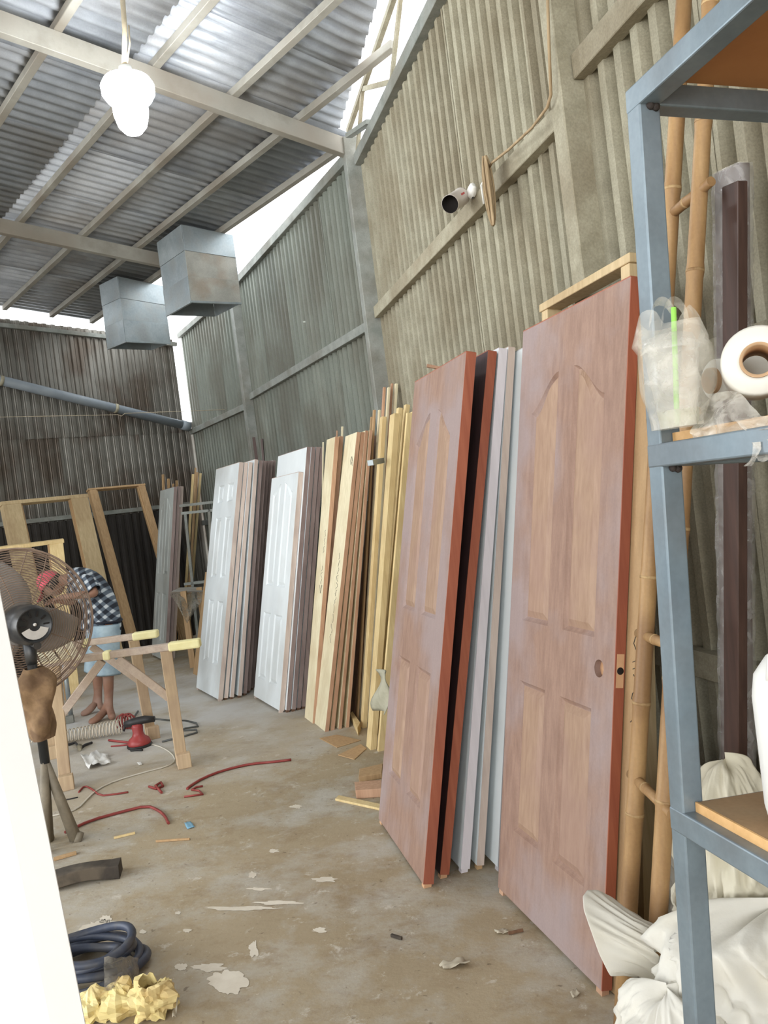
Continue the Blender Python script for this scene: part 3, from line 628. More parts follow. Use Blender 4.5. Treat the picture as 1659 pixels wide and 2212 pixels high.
# clear plastic sheet hanging off a wrapped table corner beside the grey doors
A_, B_, Cc = at(366, 1284, 8.6), at(446, 1279, 8.9), at(404, 1346, 8.55)
rows = []
for i in range(9):
    t = i/8; l = A_.lerp(Cc, t); r = B_.lerp(Cc, t)
    rows.append([l.lerp(r, j/10)+V((.012*math.sin(7*j/10+3*t), .03*math.sin(9*j/10+5*t), .008*math.sin(11*j/10)))*(1-t*.7) for j in range(11)])
ps = empty('wrapped_table', fl(420, 1445)); tag(ps, 'low table draped with clear plastic beside the grey doors', 'table')
MB().grid(rows).build('plastic_sheet', 'smoky_film', ps, recalc=False)
tb = [at(368, 1282, 8.62), at(450, 1278, 8.95), at(446, 1270, 9.35), at(388, 1272, 9.2)]
MB().prism(tb, V((0, 0, .015))).build('table_top', 'galvanized_dusty', ps)
for a in ((406, 1352, 8.7), (440, 1340, 8.95)):
    p_ = at(*a); MB().beam(V((p_.x, p_.y, tb[0].z)), V((p_.x, p_.y, 0)), .06, .05, V((0, 1, 0))).build('table_leg', 'wood_tan', ps)
board((425, 1459), (452, 1236), -30, .13, .03, 'wood_tan', 'knotty board leaning beside the white six-panel door', None)

# ================================================================== white door leaf close to the camera
q0, q1 = at(182, 2212, .95), at(0, 1290, .98)
dv = (q1-q0).normalized(); b0 = q0+dv*(-q0.z/dv.z); hh = 2.05
ev = V((math.cos(R_(50)), math.sin(R_(50)), 0)); fv = V((-math.sin(R_(50)), math.cos(R_(50)), 0))
ev = (ev-dv*ev.dot(dv)).normalized(); fv = dv.cross(ev).normalized(); fv = fv if fv.y > 0 else -fv
mk('gloss_white', (244, 243, 242), (250, 249, 248), 3, rough=.35, rnd=0)
wd_ = empty('glossy_panel_door', b0); tag(wd_, 'glossy white door leaf standing edge-on close to the camera', 'door')
th_ = .042
MB().box(b0-ev*(th_/2)+fv*.36+dv*(hh/2), th_, .72, hh, (ev, fv, dv)).build('leaf', 'gloss_white', wd_, bevel=.002)
MB().box(b0-ev*(th_/2)-fv*.003+dv*(hh/2), th_*.98, .006, hh*.998, (ev, fv, dv)).build('edge_strip', 'gloss_white', wd_, bevel=.0015)
for z in (.25, .78): MB().box(b0-ev*(th_+.004)+fv*.36+dv*(z*hh), .012, .46, .62, (ev, fv, dv)).build('panel', 'gloss_white', wd_, bevel=.006)

# ================================================================== pedestal fan, seen from behind
mk('fan_wire', (128, 108, 94), (150, 128, 110), 20, rough=.6, rnd=0); mk('fan_black', (34, 36, 38), (48, 50, 52), 10, rough=.32, rnd=0, blotch=(90, 84, 76), bl_scale=9, bl_amt=.35); mk('fan_label', (186, 182, 176), (204, 200, 194), 20, rough=.5, rnd=0)
mk('fan_blade', (138, 132, 126), (156, 150, 144), 10, rough=.4, rnd=0); mk('fan_pole', (108, 100, 86), (136, 126, 108), 14, rough=.6, rnd=0); mk('cloth_brown', (118, 94, 68), (148, 120, 90), 16, rough=.95, bump=.4, bscale=30, blotch=(96, 74, 56), bl_scale=12, bl_amt=.7, rnd=0)
FC = at(34, 1347, 4.25); RA = V((.66, -.75, 0)).normalized(); FR = .385
FXv = Z.cross(RA).normalized()
FXv = FXv if FXv.x > 0 else -FXv
fan = empty('pedestal_fan', V((FC.x, FC.y, 0))); tag(fan, 'large black pedestal fan with brown wire guard seen from behind', 'fan')
fp = lambda r, a, d: FC+RA*d+(FXv*math.cos(a)+Z*math.sin(a))*r
def ringset(prof_, name, n):
    m = MB()
    for i in range(n):
        t = i/(n-1); r = .115+(FR-.115)*t; m.tube([fp(r, 2*math.pi*k/48, prof_(t)) for k in range(48)], .0019, 4, closed=True)
    o = m.build(name, 'fan_wire', fan); o['kind'] = 'stuff'; return o
rear = lambda t: .045+.075*(1-t**3); front = lambda t: -.045-.055*(1-t**3)
ringset(rear, 'rear_guard_wires', 24); ringset(front, 'front_guard_wires', 20)
for k in range(8):
    a = 2*math.pi*(k+.35)/8; MB().tube([fp(.11+(FR-.11)*t, a, rear(t)-.004) for t in [j/8 for j in range(9)]], .003, 5).build('guard_spoke', 'fan_wire', fan)
    a = 2*math.pi*(k+.6)/8; MB().tube([fp(.06+(FR-.06)*t, a, front(t)+.004) for t in [j/8 for j in range(9)]], .003, 5).build('guard_spoke', 'fan_wire', fan)
MB().tube([fp(FR, 2*math.pi*k/56, .045) for k in range(56)], .006, 6, closed=True).build('guard_rim', 'fan_wire', fan)
MB().tube([fp(FR, 2*math.pi*k/56, -.045) for k in range(56)], .006, 6, closed=True).build('guard_rim', 'fan_wire', fan)
for k in range(6):
    a = 2*math.pi*k/6+.2; MB().beam(fp(FR+.002, a, .05), fp(FR+.002, a, -.05), .016, .004, RA.cross(V((0, 0, 1)))).build('rim_clip', 'fan_wire', fan)
for k in range(3):
    rows = []
    for i in range(8):
        t = i/7; r = .06+t*(FR-.12); ch = .07+.12*math.sin(math.pi*min(1, t*.75+.2)); a0 = 2*math.pi*k/3-.55+.25*t
        rows.append([fp(r, a0+(j/6-.5)*ch/max(r, .09)*1.4, -.02+.05*(j/6-.5)) for j in range(7)])
    MB().grid(rows).build('fan_blade', 'fan_blade', fan, recalc=False, solid=.004)
MB().lathe([(0, -.05), (.06, -.045), (.066, 0), (.06, .02)], FC, RA, 20).build('blade_hub', 'fan_black', fan)
mo = FC+RA*.09
MB().lathe([(.06, -.02), (.092, .0), (.10, .03), (.102, .13), (.098, .17), (.086, .20)], mo, RA, 32).build('motor_housing', 'fan_black', fan)
MB().lathe([(.086, .20), (.080, .202), (.078, .196), (0, .196)], mo, RA, 32).build('motor_end_cap', 'fan_black', fan)
for k in range(10):
    a = 2*math.pi*k/10; c = mo+RA*.199+(FXv*math.cos(a)+Z*math.sin(a))*.055
    if math.sin(a) > -.35: MB().box(c, .026, .007, .004, ((FXv*math.cos(a)+Z*math.sin(a)), (FXv*-math.sin(a)+Z*math.cos(a)), RA)).build('vent_slot', 'dark_hole', fan)
MB().add([mo+RA*.1985+(FXv*math.cos(a)+Z*math.sin(a))*r for a in [R_(200+14*i) for i in range(11)] for r in (.028, .070)], [(2*i, 2*i+1, 2*i+3, 2*i+2) for i in range(10)]).build('rating_label', 'fan_label', fan)
MB().lathe([(0, 0), (.008, 0), (.008, .012), (0, .014)], mo+RA*.196+Z*.004, RA, 12).build('oscillate_knob', 'fan_label', fan)
nb_ = mo+RA*.08
MB().tube([nb_-Z*.06, nb_-Z*.16, nb_-Z*.20], [.034, .03, .026], 12).build('neck_bracket', 'fan_black', fan)
MB().tube([nb_-Z*.10+RA*.05, nb_-Z*.10+RA*.09+Z*.0, nb_-Z*.10+RA*.12], [.012, .012, .02], 10).build('tilt_knob', 'fan_black', fan)
pz = nb_.z
MB().tube([V((nb_.x, nb_.y, pz-.18)), V((nb_.x, nb_.y, .42))], .024, 12).build('pole', 'fan_black', fan)
fb = fl(104, 1818); pc = V((nb_.x, nb_.y, .44))
for a in (0, 120, 240):
    dv_ = (V((fb.x, fb.y, 0))-V((pc.x, pc.y, 0))); dv_ = Matrix.Rotation(R_(a), 3, 'Z') @ dv_; e_ = V((pc.x, pc.y, 0))+dv_
    MB().tube([pc, pc.lerp(e_, .45)+Z*.0, e_+Z*.012], [.02, .026, .032], 8).build('stand_leg', 'fan_pole', fan)
    MB().tube([e_+Z*.02, e_+dv_.normalized()*.03+Z*.004], [.036, .030], 10).build('foot_pad', 'fan_pole', fan)
# brown cloth tied around the pole
random.seed(5); rows = []
for i in range(12):
    t = i/11; z = pz-.22-.36*t; r = .045+.05*math.sin(math.pi*min(1, t*1.1))+.02*math.sin(9*t)
    rows.append([V((nb_.x, nb_.y, z))+V((math.cos(a), math.sin(a), 0))*(r*(1+.22*math.sin(3*a+6*t)+.12*math.sin(7*a-9*t))) for a in [2*math.pi*k/18 for k in range(18)]])
o = MB().grid(rows, True, True).build('tied_cloth', 'cloth_brown', sub=1); tag(o, 'dusty brown cloth bag tied around the fan pole', 'cloth')

# ================================================================== trestles
mk('trestle_wood', (172, 154, 140), (194, 178, 162), 6, (4, 4, 4), rough=.8, blotch=(158, 136, 112), bl_scale=3, bl_amt=.5, rnd=.05, fine=.05)
mk('foam_yellow', (226, 216, 158), (236, 228, 178), 8, rough=.9, rnd=.04); mk('leg_wood', (176, 152, 122), (196, 172, 140), 6, (8, 8, .4), rough=.75, blotch=(150, 126, 108), bl_scale=3, bl_amt=.4, rnd=.06)
def trestle(lf, rf, le, re, label, tapes, ztop, braces=True, legtop=.06):
    a, b = fl(*lf), fl(*rf); root = empty('wooden_trestle', (a+b)/2); tag(root, label, 'trestle', 'wooden work trestles')
    d = (b-a).normalized(); s = d.cross(Z)
    E0, E1_ = fl(le[0], le[1], ztop-.022), fl(re[0], re[1], ztop-.022)
    MB().beam(E0, E1_, .062, .044).build('rail', 'trestle_wood', root, bevel=.006, seg=2)
    dr = (E1_-E0).normalized()
    for (x, y) in (lf, rf):
        p = fl(x, y); t = (p-E0).dot(dr); tp_ = E0+dr*t; p = V((tp_.x, tp_.y, 0)).lerp(p, .6); p.z = .0
        MB().beam(p+Z*.012, tp_-Z*.02, .07, .055, s).build('leg', 'leg_wood', root, bevel=.003)
        MB().box(p+Z*.045+s*.055+d*.01, .085, .06, .09, (d, s, Z)).build('foot_block', 'leg_wood', root, bevel=.003)
        if braces:
            sg = 1 if p == a or (p-a).length < (p-b).length else -1
            MB().beam(p.lerp(tp_, .58)+d*.02*sg, tp_+dr*(.30*sg)-Z*.03, .05, .04, s).build('brace', 'trestle_wood', root, bevel=.003)
    for t0, t1 in tapes:
        MB().beam(E0.lerp(E1_, t0), E0.lerp(E1_, t1), .075, .056).build('foam_wrap', 'foam_yellow', root, bevel=.012, seg=2)
    return root
trestle((138, 1706), (396, 1650), (92, 1434), (432, 1388), 'wooden trestle nearest the camera, end wrapped in yellow foam', ((.80, 1.004), (.385, .435)), .79)
trestle((112, 1636), (333, 1585), (70, 1404), (341, 1368), 'rear wooden trestle beside the worker, end wrapped in yellow foam', ((.80, 1.004), (.40, .46)), .79)
gW = 'pale slats lying across the trestles'
for k, (a, b, hz_) in enumerate((((92, 1433), (70, 1403), .012), ((115, 1430), (95, 1400), .012), ((140, 1426), (120, 1397), .012), ((164, 1424), (146, 1394), .014))):
    A_, B_ = fl(a[0], a[1]-6, .81), fl(b[0], b[1]-6, .81); ext = (B_-A_)*.15
    o = MB().beam(A_-ext, B_+ext, .05, .018).build('wooden_lath', 'pine_pale', bevel=.002); tag(o, ['pale slat across the trestles, nearest the fan motor', 'second pale slat across the trestles behind the fan guard', 'third pale slat across the trestles behind the fan guard', 'pale slat across the trestles nearest the worker'][k], 'lath', gW)

# ================================================================== worker
mk('skin', (128, 92, 74), (146, 108, 88), 8, rough=.6, rnd=0, blotch=(164, 146, 136), bl_scale=6, bl_amt=.25); mk('denim', (138, 158, 170), (168, 186, 194), 9, rough=.9, rnd=0, bump=.2, bscale=40, blotch=(112, 132, 146), bl_scale=5, bl_amt=.5); mk('cap_red', (206, 78, 96), (220, 96, 112), 9, rough=.85, rnd=0); mk('hair_black', (26, 24, 24), (36, 34, 34), 30, rough=.7, rnd=0); mk('belt', (28, 30, 40), (38, 40, 50), 10, rough=.7, rnd=0)
def plaid():
    m = bpy.data.materials.new('plaid'); m.use_nodes = True; MATS['plaid'] = m; nt = m.node_tree; N = nt.nodes; L = nt.links; b = N['Principled BSDF']
    tc = N.new('ShaderNodeTexCoord'); out = None
    def stripe(rot, per, lo, hi):
        mp = N.new('ShaderNodeMapping'); mp.inputs['Rotation'].default_value = rot; L.new(tc.outputs['Object'], mp.inputs[0])
        w_ = N.new('ShaderNodeTexWave'); w_.wave_type = 'BANDS'; w_.bands_direction = 'X'; w_.inputs['Scale'].default_value = per; w_.inputs['Distortion'].default_value = .6; L.new(mp.outputs[0], w_.inputs['Vector'])
        r = N.new('ShaderNodeMapRange'); r.inputs[1].default_value = lo; r.inputs[2].default_value = hi; L.new(w_.outputs['Fac'], r.inputs[0]); return r.outputs[0]
    a = stripe((0, R_(35), 0), 5.2, .45, .75); c = stripe((0, R_(125), 0), 5.2, .45, .75)
    ad = N.new('ShaderNodeMath'); ad.operation = 'ADD'; L.new(a, ad.inputs[0]); L.new(c, ad.inputs[1])
    cr = N.new('ShaderNodeValToRGB'); e = cr.color_ramp.elements; e[0].position = 0; e[0].color = (*lin((34, 38, 48)), 1); e[1].position = 1.0; e[1].color = (*lin((196, 202, 206)), 1); x = e.new(.5); x.color = (*lin((92, 102, 114)), 1)
    dv_ = N.new('ShaderNodeMath'); dv_.operation = 'MULTIPLY'; dv_.inputs[1].default_value = .5; L.new(ad.outputs[0], dv_.inputs[0]); L.new(dv_.outputs[0], cr.inputs[0]); L.new(cr.outputs[0], b.inputs['Base Color']); b.inputs['Roughness'].default_value = .9
plaid()
def skin_obj(name, mat, pts, edges, root, parent=None, sub=2, org=None):
    """pts: {key: (Vector, rx, ry)}"""
    keys = list(pts); idx = {k: i for i, k in enumerate(keys)}
    org = V(org)
    me = bpy.data.meshes.new(name); me.from_pydata([pts[k][0]-org for k in keys], [(idx[a], idx[b]) for a, b in edges], [])
    me.materials.append(MATS[mat]); o = bpy.data.objects.new(name, me); COL.objects.link(o); o['_o'] = tuple(org); o.location = org
    if parent is not None: o.parent = parent; o.location = org-V(parent['_o'])
    o.modifiers.new('skin', 'SKIN'); md = o.modifiers['skin']; md.use_smooth_shade = True; md.branch_smoothing = .6
    sl = me.skin_vertices[0].data
    for k in keys: sl[idx[k]].radius = (pts[k][1], pts[k][2]); sl[idx[k]].use_root = (k == root)
    s_ = o.modifiers.new('smooth', 'SUBSURF'); s_.levels = sub; s_.render_levels = sub
    return o
WY = 6.95
J = dict(pel=at(222, 1340, 7.0), waist=at(222, 1312, 7.0), chest=at(198, 1268, 7.0), neck=at(160, 1248, 7.0), head0=at(136, 1254, 7.0), head1=at(112, 1262, 7.0),
         hipN=at(229, 1352, 6.88), kneN=at(233, 1440, 6.86), ankN=at(236, 1528, 6.90), heelN=fl(243, 1551, .03), ballN=fl(206, 1556, .022), toeN=fl(190, 1560, .015),
         hipF=at(215, 1350, 7.12), kneF=at(209, 1436, 7.14), ankF=at(213, 1512, 7.18), heelF=fl(218, 1531, .03), ballF=fl(188, 1539, .022), toeF=fl(173, 1543, .015),
         shN=at(178, 1256, 6.84), elN=at(208, 1282, 6.74), wrN=at(148, 1288, 6.70), haN=at(130, 1290, 6.70),
         shF=at(166, 1252, 7.17), elF=at(158, 1302, 7.20), wrF=at(128, 1298, 7.12), haF=at(114, 1294, 7.08))
person = empty('person', fl(215, 1545)); tag(person, 'barefoot worker in plaid shirt and denim shorts bending over, red cap', 'person')
b = {k: (J[k], r, r2) for k, r, r2 in (('pel', .09, .075), ('waist', .085, .07), ('chest', .11, .09), ('neck', .062, .062), ('head0', .052, .052), ('head1', .062, .066),
     ('hipN', .082, .082), ('kneN', .054, .054), ('ankN', .036, .036), ('heelN', .032, .03), ('ballN', .046, .026), ('toeN', .044, .020), ('hipF', .082, .082), ('kneF', .054, .054), ('ankF', .036, .036), ('heelF', .032, .03), ('ballF', .046, .026), ('toeF', .044, .020),
     ('shN', .052, .052), ('elN', .040, .040), ('wrN', .026, .026), ('haN', .036, .020), ('shF', .052, .052), ('elF', .040, .040), ('wrF', .026, .026), ('haF', .036, .020))}
for s_ in 'NF':
    f = V((-.85, -.15, -.2)); w0 = J['ha'+s_]; side = V((0, 1, 0)) if s_ == 'N' else V((0, -1, 0))
    for i in range(4):
        off = V((0, -.024+.016*i, 0)); b['f%s%d' % (s_, i)] = (w0+off+V((-.045-.006*(i in (1, 2)), 0, -.015)), .009, .009); b['g%s%d' % (s_, i)] = (w0+off+V((-.058-.008*(i in (1, 2)), 0, -.05)), .008, .008)
    b['t'+s_] = (w0+side*.030+V((-.005, 0, -.02)), .010, .010); b['u'+s_] = (w0+side*.034+V((-.035, 0, -.04)), .009, .009)
ed = [('pel', 'waist'), ('waist', 'chest'), ('chest', 'neck'), ('neck', 'head0'), ('head0', 'head1')]
for s_ in 'NF':
    ed += [('pel', 'hip'+s_), ('hip'+s_, 'kne'+s_), ('kne'+s_, 'ank'+s_), ('ank'+s_, 'heel'+s_), ('ank'+s_, 'ball'+s_), ('ball'+s_, 'toe'+s_), ('chest', 'sh'+s_), ('sh'+s_, 'el'+s_), ('el'+s_, 'wr'+s_), ('wr'+s_, 'ha'+s_), ('ha'+s_, 't'+s_), ('t'+s_, 'u'+s_)]
    for i in range(4): ed += [('ha'+s_, 'f%s%d' % (s_, i)), ('f%s%d' % (s_, i), 'g%s%d' % (s_, i))]
og = V(person['_o'])
skin_obj('body', 'skin', b, ed, 'pel', person, 2, og)
# head: skull, face bowed towards the work, hair and cap
hc = J['head1']; fd = V((-.70, -.15, -.70)).normalized(); hu_ = V((-.70, -.1, .70)).normalized(); hs = fd.cross(hu_)
rows = []
for i in range(13):
    t = math.pi*i/12; row = []
    for k in range(20):
        a = 2*math.pi*k/20; x = math.sin(t)*math.cos(a); y = math.sin(t)*math.sin(a); z = math.cos(t)
        jaw = 1-.22*max(0, -z)*(1-max(0, x)*.3); nose = .020*math.exp(-((y/.16)**2))*math.exp(-(((z+.08)/.22)**2))*max(0, x)*1.2
        eye = -.008*(math.exp(-(((abs(y)-.36)/.16)**2))*math.exp(-(((z-.12)/.14)**2)))*max(0, x); mouth = -.004*math.exp(-(((z+.48)/.07)**2))*math.exp(-((y/.3)**2))*max(0, x)
        row.append(hc+fd*(x*.094+nose+eye+mouth)+hs*(y*.076*jaw)+hu_*(z*.112))
    rows.append(row)
MB().grid(rows, True, True).build('head', 'skin', person, recalc=False)
for s_ in (-1, 1): MB().lathe([(0, -.010), (.020, -.006), (.024, 0), (.014, .006), (0, .008)], hc+hs*(.078*s_)-fd*.005, hs*s_, 12).build('ear', 'skin', person)
for s_ in (-1, 1): MB().lathe([(0, -.009), (.008, -.005), (.0105, 0), (.008, .005), (0, .009)], hc+fd*.080+hs*(.028*s_)+hu_*.014, fd, 10).build('eye', 'hair_black', person)
rows = [[hc+(fd*(math.sin(t)*math.cos(a)*.098)+hs*(math.sin(t)*math.sin(a)*.082)+hu_*(math.cos(t)*.118)) - fd*.006 for a in [R_(70+220*k/14) for k in range(15)]] for t in [math.pi*.62*i/7 for i in range(8)]]
MB().grid(rows).build('hair', 'hair_black', person, recalc=False, solid=.008)
rows = [[hc+fd*(math.sin(t)*math.cos(a)*.106)+hs*(math.sin(t)*math.sin(a)*.092)+hu_*(math.cos(t)*.125+.004) for a in [2*math.pi*k/20 for k in range(20)]] for t in [math.pi*.46*i/7 for i in range(8)]]
MB().grid(rows, True, True).build('cap', 'cap_red', person, recalc=False, solid=.004)
rows = [[hc+fd*(.100+.085*j/4)+hs*(.078*s_*(1-.35*(j/4)**2))+hu_*(.020-.012*abs(s_)-.02*j/4) for s_ in [-1+2*k/8 for k in range(9)]] for j in range(5)]
MB().grid(rows).build('cap_brim', 'cap_red', person, recalc=False, solid=.004)
def loft(pts, rad, side, n=20):
    """tube with elliptical section: rad = (across the body, front to back)"""
    rows = []; m_ = len(pts)
    for i, p_ in enumerate(pts):
        t_ = (pts[min(i+1, m_-1)]-pts[max(i-1, 0)]).normalized(); x_ = (side-t_*side.dot(t_)).normalized(); y_ = t_.cross(x_)
        rows.append([p_+x_*(rad[i][0]*math.cos(a)*(1+.05*math.sin(5*a+i*1.7)))+y_*(rad[i][1]*math.sin(a)*(1+.05*math.sin(4*a+i))) for a in [2*math.pi*k/n for k in range(n)]])
    return rows
vy = V((.25, 1, 0)).normalized()
def garment(name, mat, groups):
    m_ = MB()
    for pts, rad in groups: m_.grid(loft(pts, rad, vy), True, True)
    return m_.build(name, mat, person, recalc=False, solid=.006, sub=1)
garment('shirt', 'plaid', [([at(216, 1362, 7.0), at(220, 1346, 7.0), at(222, 1326, 7.0), at(214, 1300, 7.0), at(200, 1276, 7.0), at(184, 1258, 7.0), at(166, 1248, 7.0), at(152, 1248, 7.0)], [(.182, .164), (.178, .156), (.168, .142), (.165, .128), (.172, .128), (.176, .120), (.14, .10), (.075, .075)])])
garment('sleeve', 'plaid', [([J['shN'].lerp(J['chest'], .3), J['shN'], J['shN'].lerp(J['elN'], .5), J['elN'].lerp(J['shN'], .08)], [(.085, .085), (.078, .085), (.066, .07), (.060, .062)])])
garment('sleeve', 'plaid', [([J['shF'].lerp(J['chest'], .3), J['shF'], J['shF'].lerp(J['elF'], .5), J['shF'].lerp(J['elF'], .8)], [(.085, .085), (.078, .085), (.066, .07), (.060, .062)])])
garment('shorts', 'denim', [([at(223, 1326, 7.0), at(224, 1342, 7.0), at(224, 1362, 7.0), at(223, 1380, 7.0)], [(.150, .120), (.158, .130), (.165, .138), (.150, .125)]), ([J['hipN']+Z*.02, J['hipN'].lerp(J['kneN'], .4), J['hipN'].lerp(J['kneN'], .8), J['hipN'].lerp(J['kneN'], 1.22)], [(.105, .120), (.098, .108), (.092, .100), (.092, .104)]), ([J['hipF']+Z*.02, J['hipF'].lerp(J['kneF'], .4), J['hipF'].lerp(J['kneF'], .8), J['hipF'].lerp(J['kneF'], 1.2)], [(.105, .120), (.098, .108), (.092, .100), (.092, .104)])])
bc = at(224, 1340, 7.0); up_ = (J['waist']-J['pel']).normalized(); bx_ = V((1, 0, 0)); bx_ = (bx_-up_*bx_.dot(up_)).normalized(); by_ = up_.cross(bx_)
MB().tube([bc+bx_*math.cos(a)*.142+by_*math.sin(a)*.166 for a in [2*math.pi*k/28 for k in range(28)]], .012, 6, closed=True).build('belt', 'belt', person)

# ================================================================== tools and litter on the floor
mk('red_wire', (128, 50, 46), (146, 62, 56), 14, rough=.55, rnd=.06); mk('tool_red', (138, 50, 50), (156, 62, 60), 9, rough=.4, rnd=0); mk('tool_black', (34, 32, 32), (46, 44, 44), 9, rough=.5, rnd=0); mk('hose_clear', (206, 194, 176), (220, 210, 192), 9, rough=.3, rnd=0); mk('cable_white', (190, 184, 170), (204, 198, 184), 9, rough=.6, rnd=0)
mk('cable_grey', (86, 88, 86), (100, 102, 100), 9, rough=.6, rnd=0); mk('paper_white', (216, 214, 208), (228, 226, 222), 9, rough=.9, rnd=.04); mk('paper_dust', (176, 166, 146), (194, 184, 164), 9, rough=.9, rnd=.06); mk('scrap_blue', (112, 160, 186), (134, 178, 200), 9, rough=.6, rnd=0); mk('block_black', (52, 46, 40), (76, 68, 58), 10, rough=.85, blotch=(112, 100, 84), bl_scale=8, bl_amt=.5, rnd=0)
def cable(pts, r, mat, name, label, cat, group=None, n=5, z=None, smooth=1):
    P = [fl(x, y, r) for x, y in pts]
    for _ in range(smooth):
        Q = [P[0]]
        for a, c in zip(P[:-1], P[1:]): Q += [a.lerp(c, .25), a.lerp(c, .75)]
        P = Q+[P[-1]]
    o = MB().tube(P, r, n).build(name, mat); return tag(o, label, cat, group)
gR = 'red wires dropped on the floor'
cable([(404, 1704), (412, 1697), (440, 1680), (482, 1664), (540, 1650), (590, 1646), (629, 1641)], .008, 'red_wire', 'red_wire', 'long red wire lying before the pine boards', 'wire', gR)
cable([(140, 1798), (196, 1772), (262, 1754), (318, 1740), (344, 1751), (358, 1764), (364, 1778)], .008, 'red_wire', 'red_wire', 'bent red wire nearest the fan foot', 'wire', gR)
cable([(170, 1711), (182, 1697), (199, 1704), (216, 1719), (246, 1716), (277, 1711)], .0055, 'red_wire', 'red_wire', 'thin kinked red wire by the near trestle foot', 'wire', gR)
cable([(322, 1699), (338, 1704), (352, 1698), (348, 1690), (336, 1697), (349, 1712)], .008, 'red_wire', 'red_wire', 'small tangle of red wire between the two long ones', 'wire', gR, smooth=0)
cable([(398, 1721), (420, 1718), (438, 1716), (430, 1708), (414, 1706), (424, 1700), (438, 1698)], .006, 'red_wire', 'red_wire', 'red wire scrap beside the start of the long red wire', 'wire', gR, smooth=0)
cable([(98, 1765), (130, 1759), (168, 1748), (192, 1722), (212, 1704), (250, 1686), (312, 1668), (360, 1656), (380, 1644), (372, 1628), (350, 1614), (322, 1606)], .005, 'cable_white', 'pale_cord', 'thin pale cord winding from the fan foot to the sander', 'cord')
cable([(120, 1731), (128, 1729), (146, 1727), (168, 1722)], .004, 'tool_black', 'black_wire', 'short black wire by the near trestle foot', 'wire')
# sander
sp = fl(302, 1612); sd = empty('sander', sp); tag(sd, 'red power sander standing on the floor under the trestles', 'sander')
MB().lathe([(.085, .0), (.088, .008), (.086, .016), (0, .018)], sp, Z, 24).build('sanding_pad', 'tool_black', sd)
MB().lathe([(.078, .017), (.082, .03), (.070, .055), (.045, .075), (.036, .10), (.040, .14), (.036, .16), (0, .165)], sp, Z, 24).build('body', 'tool_red', sd)
hx = (fl(345, 1600)-fl(295, 1606)).normalized()
MB().tube([sp+Z*.165-hx*.085, sp+Z*.175-hx*.02, sp+Z*.185+hx*.06, sp+Z*.18+hx*.13], [.022, .030, .028, .020], 12).build('handle', 'tool_black', sd)
MB().tube([sp+Z*.16-hx*.085, sp+Z*.12-hx*.10], [.012, .008], 8).build('trigger', 'tool_black', sd)
MB().tube([sp+Z*.18+hx*.13, sp+Z*.16+hx*.22, V((fl(400, 1562).x, fl(400, 1562).y, .02)), fl(424, 1562, .008), fl(428, 1569, .008), fl(400, 1573, .008), fl(392, 1578, .008), fl(424, 1576, .008), fl(426, 1582, .008), fl(398, 1590, .008), fl(350, 1602, .008)], .007, 6).build('power_cord', 'cable_grey', sd)
# coiled air hose
ha_, hb_ = fl(72, 1602, .045), fl(262, 1572, .055); dh = (hb_-ha_); dn = dh.normalized(); hx_ = dn.cross(Z)
pts = []
for i in range(22*15):
    t = i/(22*15-1); tt = t**.8; r = .042+.012*t; a = 22*2*math.pi*t; pts.append(ha_+dh*tt+Z*((r-.042)+r*math.sin(a))+hx_*(r*math.cos(a)))
hs_ = empty('air_hose', (ha_+hb_)/2); tag(hs_, 'springy clear coiled air hose stretched on the floor by the worker', 'hose')
MB().tube(pts, .0045, 4).build('hose_coil', 'hose_clear', hs_)
random.seed(21); rl = empty('red_wire_bundle', fl(278, 1562)); tag(rl, 'bundle of looped red wire at the end of the air hose', 'wire')
for k in range(9):
    c = fl(270+random.uniform(-4, 12), 1558+random.uniform(-2, 3), .06); al = random.uniform(-.5, .5)
    MB().tube([c+V((math.cos(al), math.sin(al), 0))*(.035*math.cos(a))+Z*(.055*math.sin(a))+V((.006*k-.03, .004*math.sin(3*a), 0)) for a in [2*math.pi*i/16 for i in range(16)]], .0045, 4, closed=True).build('wire_loop', 'red_wire', rl)
cable([(288, 1552), (292, 1545), (298, 1536)], .008, 'cable_grey', 'hose_fitting', 'grey hose end sticking out of the red wire bundle', 'hose end')
# pliers, black tool
pr = empty('hand_tool', fl(172, 1616)); tag(pr, 'black-handled pliers on the floor under the near trestle', 'pliers')
MB().tube([fl(134, 1609, .012), fl(150, 1608, .012), fl(163, 1604, .012), fl(172, 1615, .012)], [.008, .01, .009, .008], 6).build('tool_handle', 'tool_black', pr)
MB().tube([fl(199, 1604, .012), fl(184, 1609, .012), fl(175, 1615, .012)], [.009, .01, .008], 6).build('tool_handle', 'tool_black', pr)
MB().tube([fl(172, 1613, .014), fl(172, 1619, .014)], [.022, .012], 8).build('tool_jaw', 'dusty_steel', pr)
for k, (pp, lab) in enumerate((([(235, 1599), (262, 1602), (288, 1605)], 'red-handled screwdriver lying beside the sander'), ([(240, 1612), (266, 1610), (290, 1606)], 'red wire end lying across the sander cord'))):
    cable(pp, .009-.003*k, 'tool_red', 'screwdriver' if k == 0 else 'red_wire', lab, 'tool' if k == 0 else 'wire')
cable([(282, 1621), (295, 1620), (308, 1620)], .008, 'tool_black', 'black_tool', 'short black tool bit in front of the sander', 'tool')
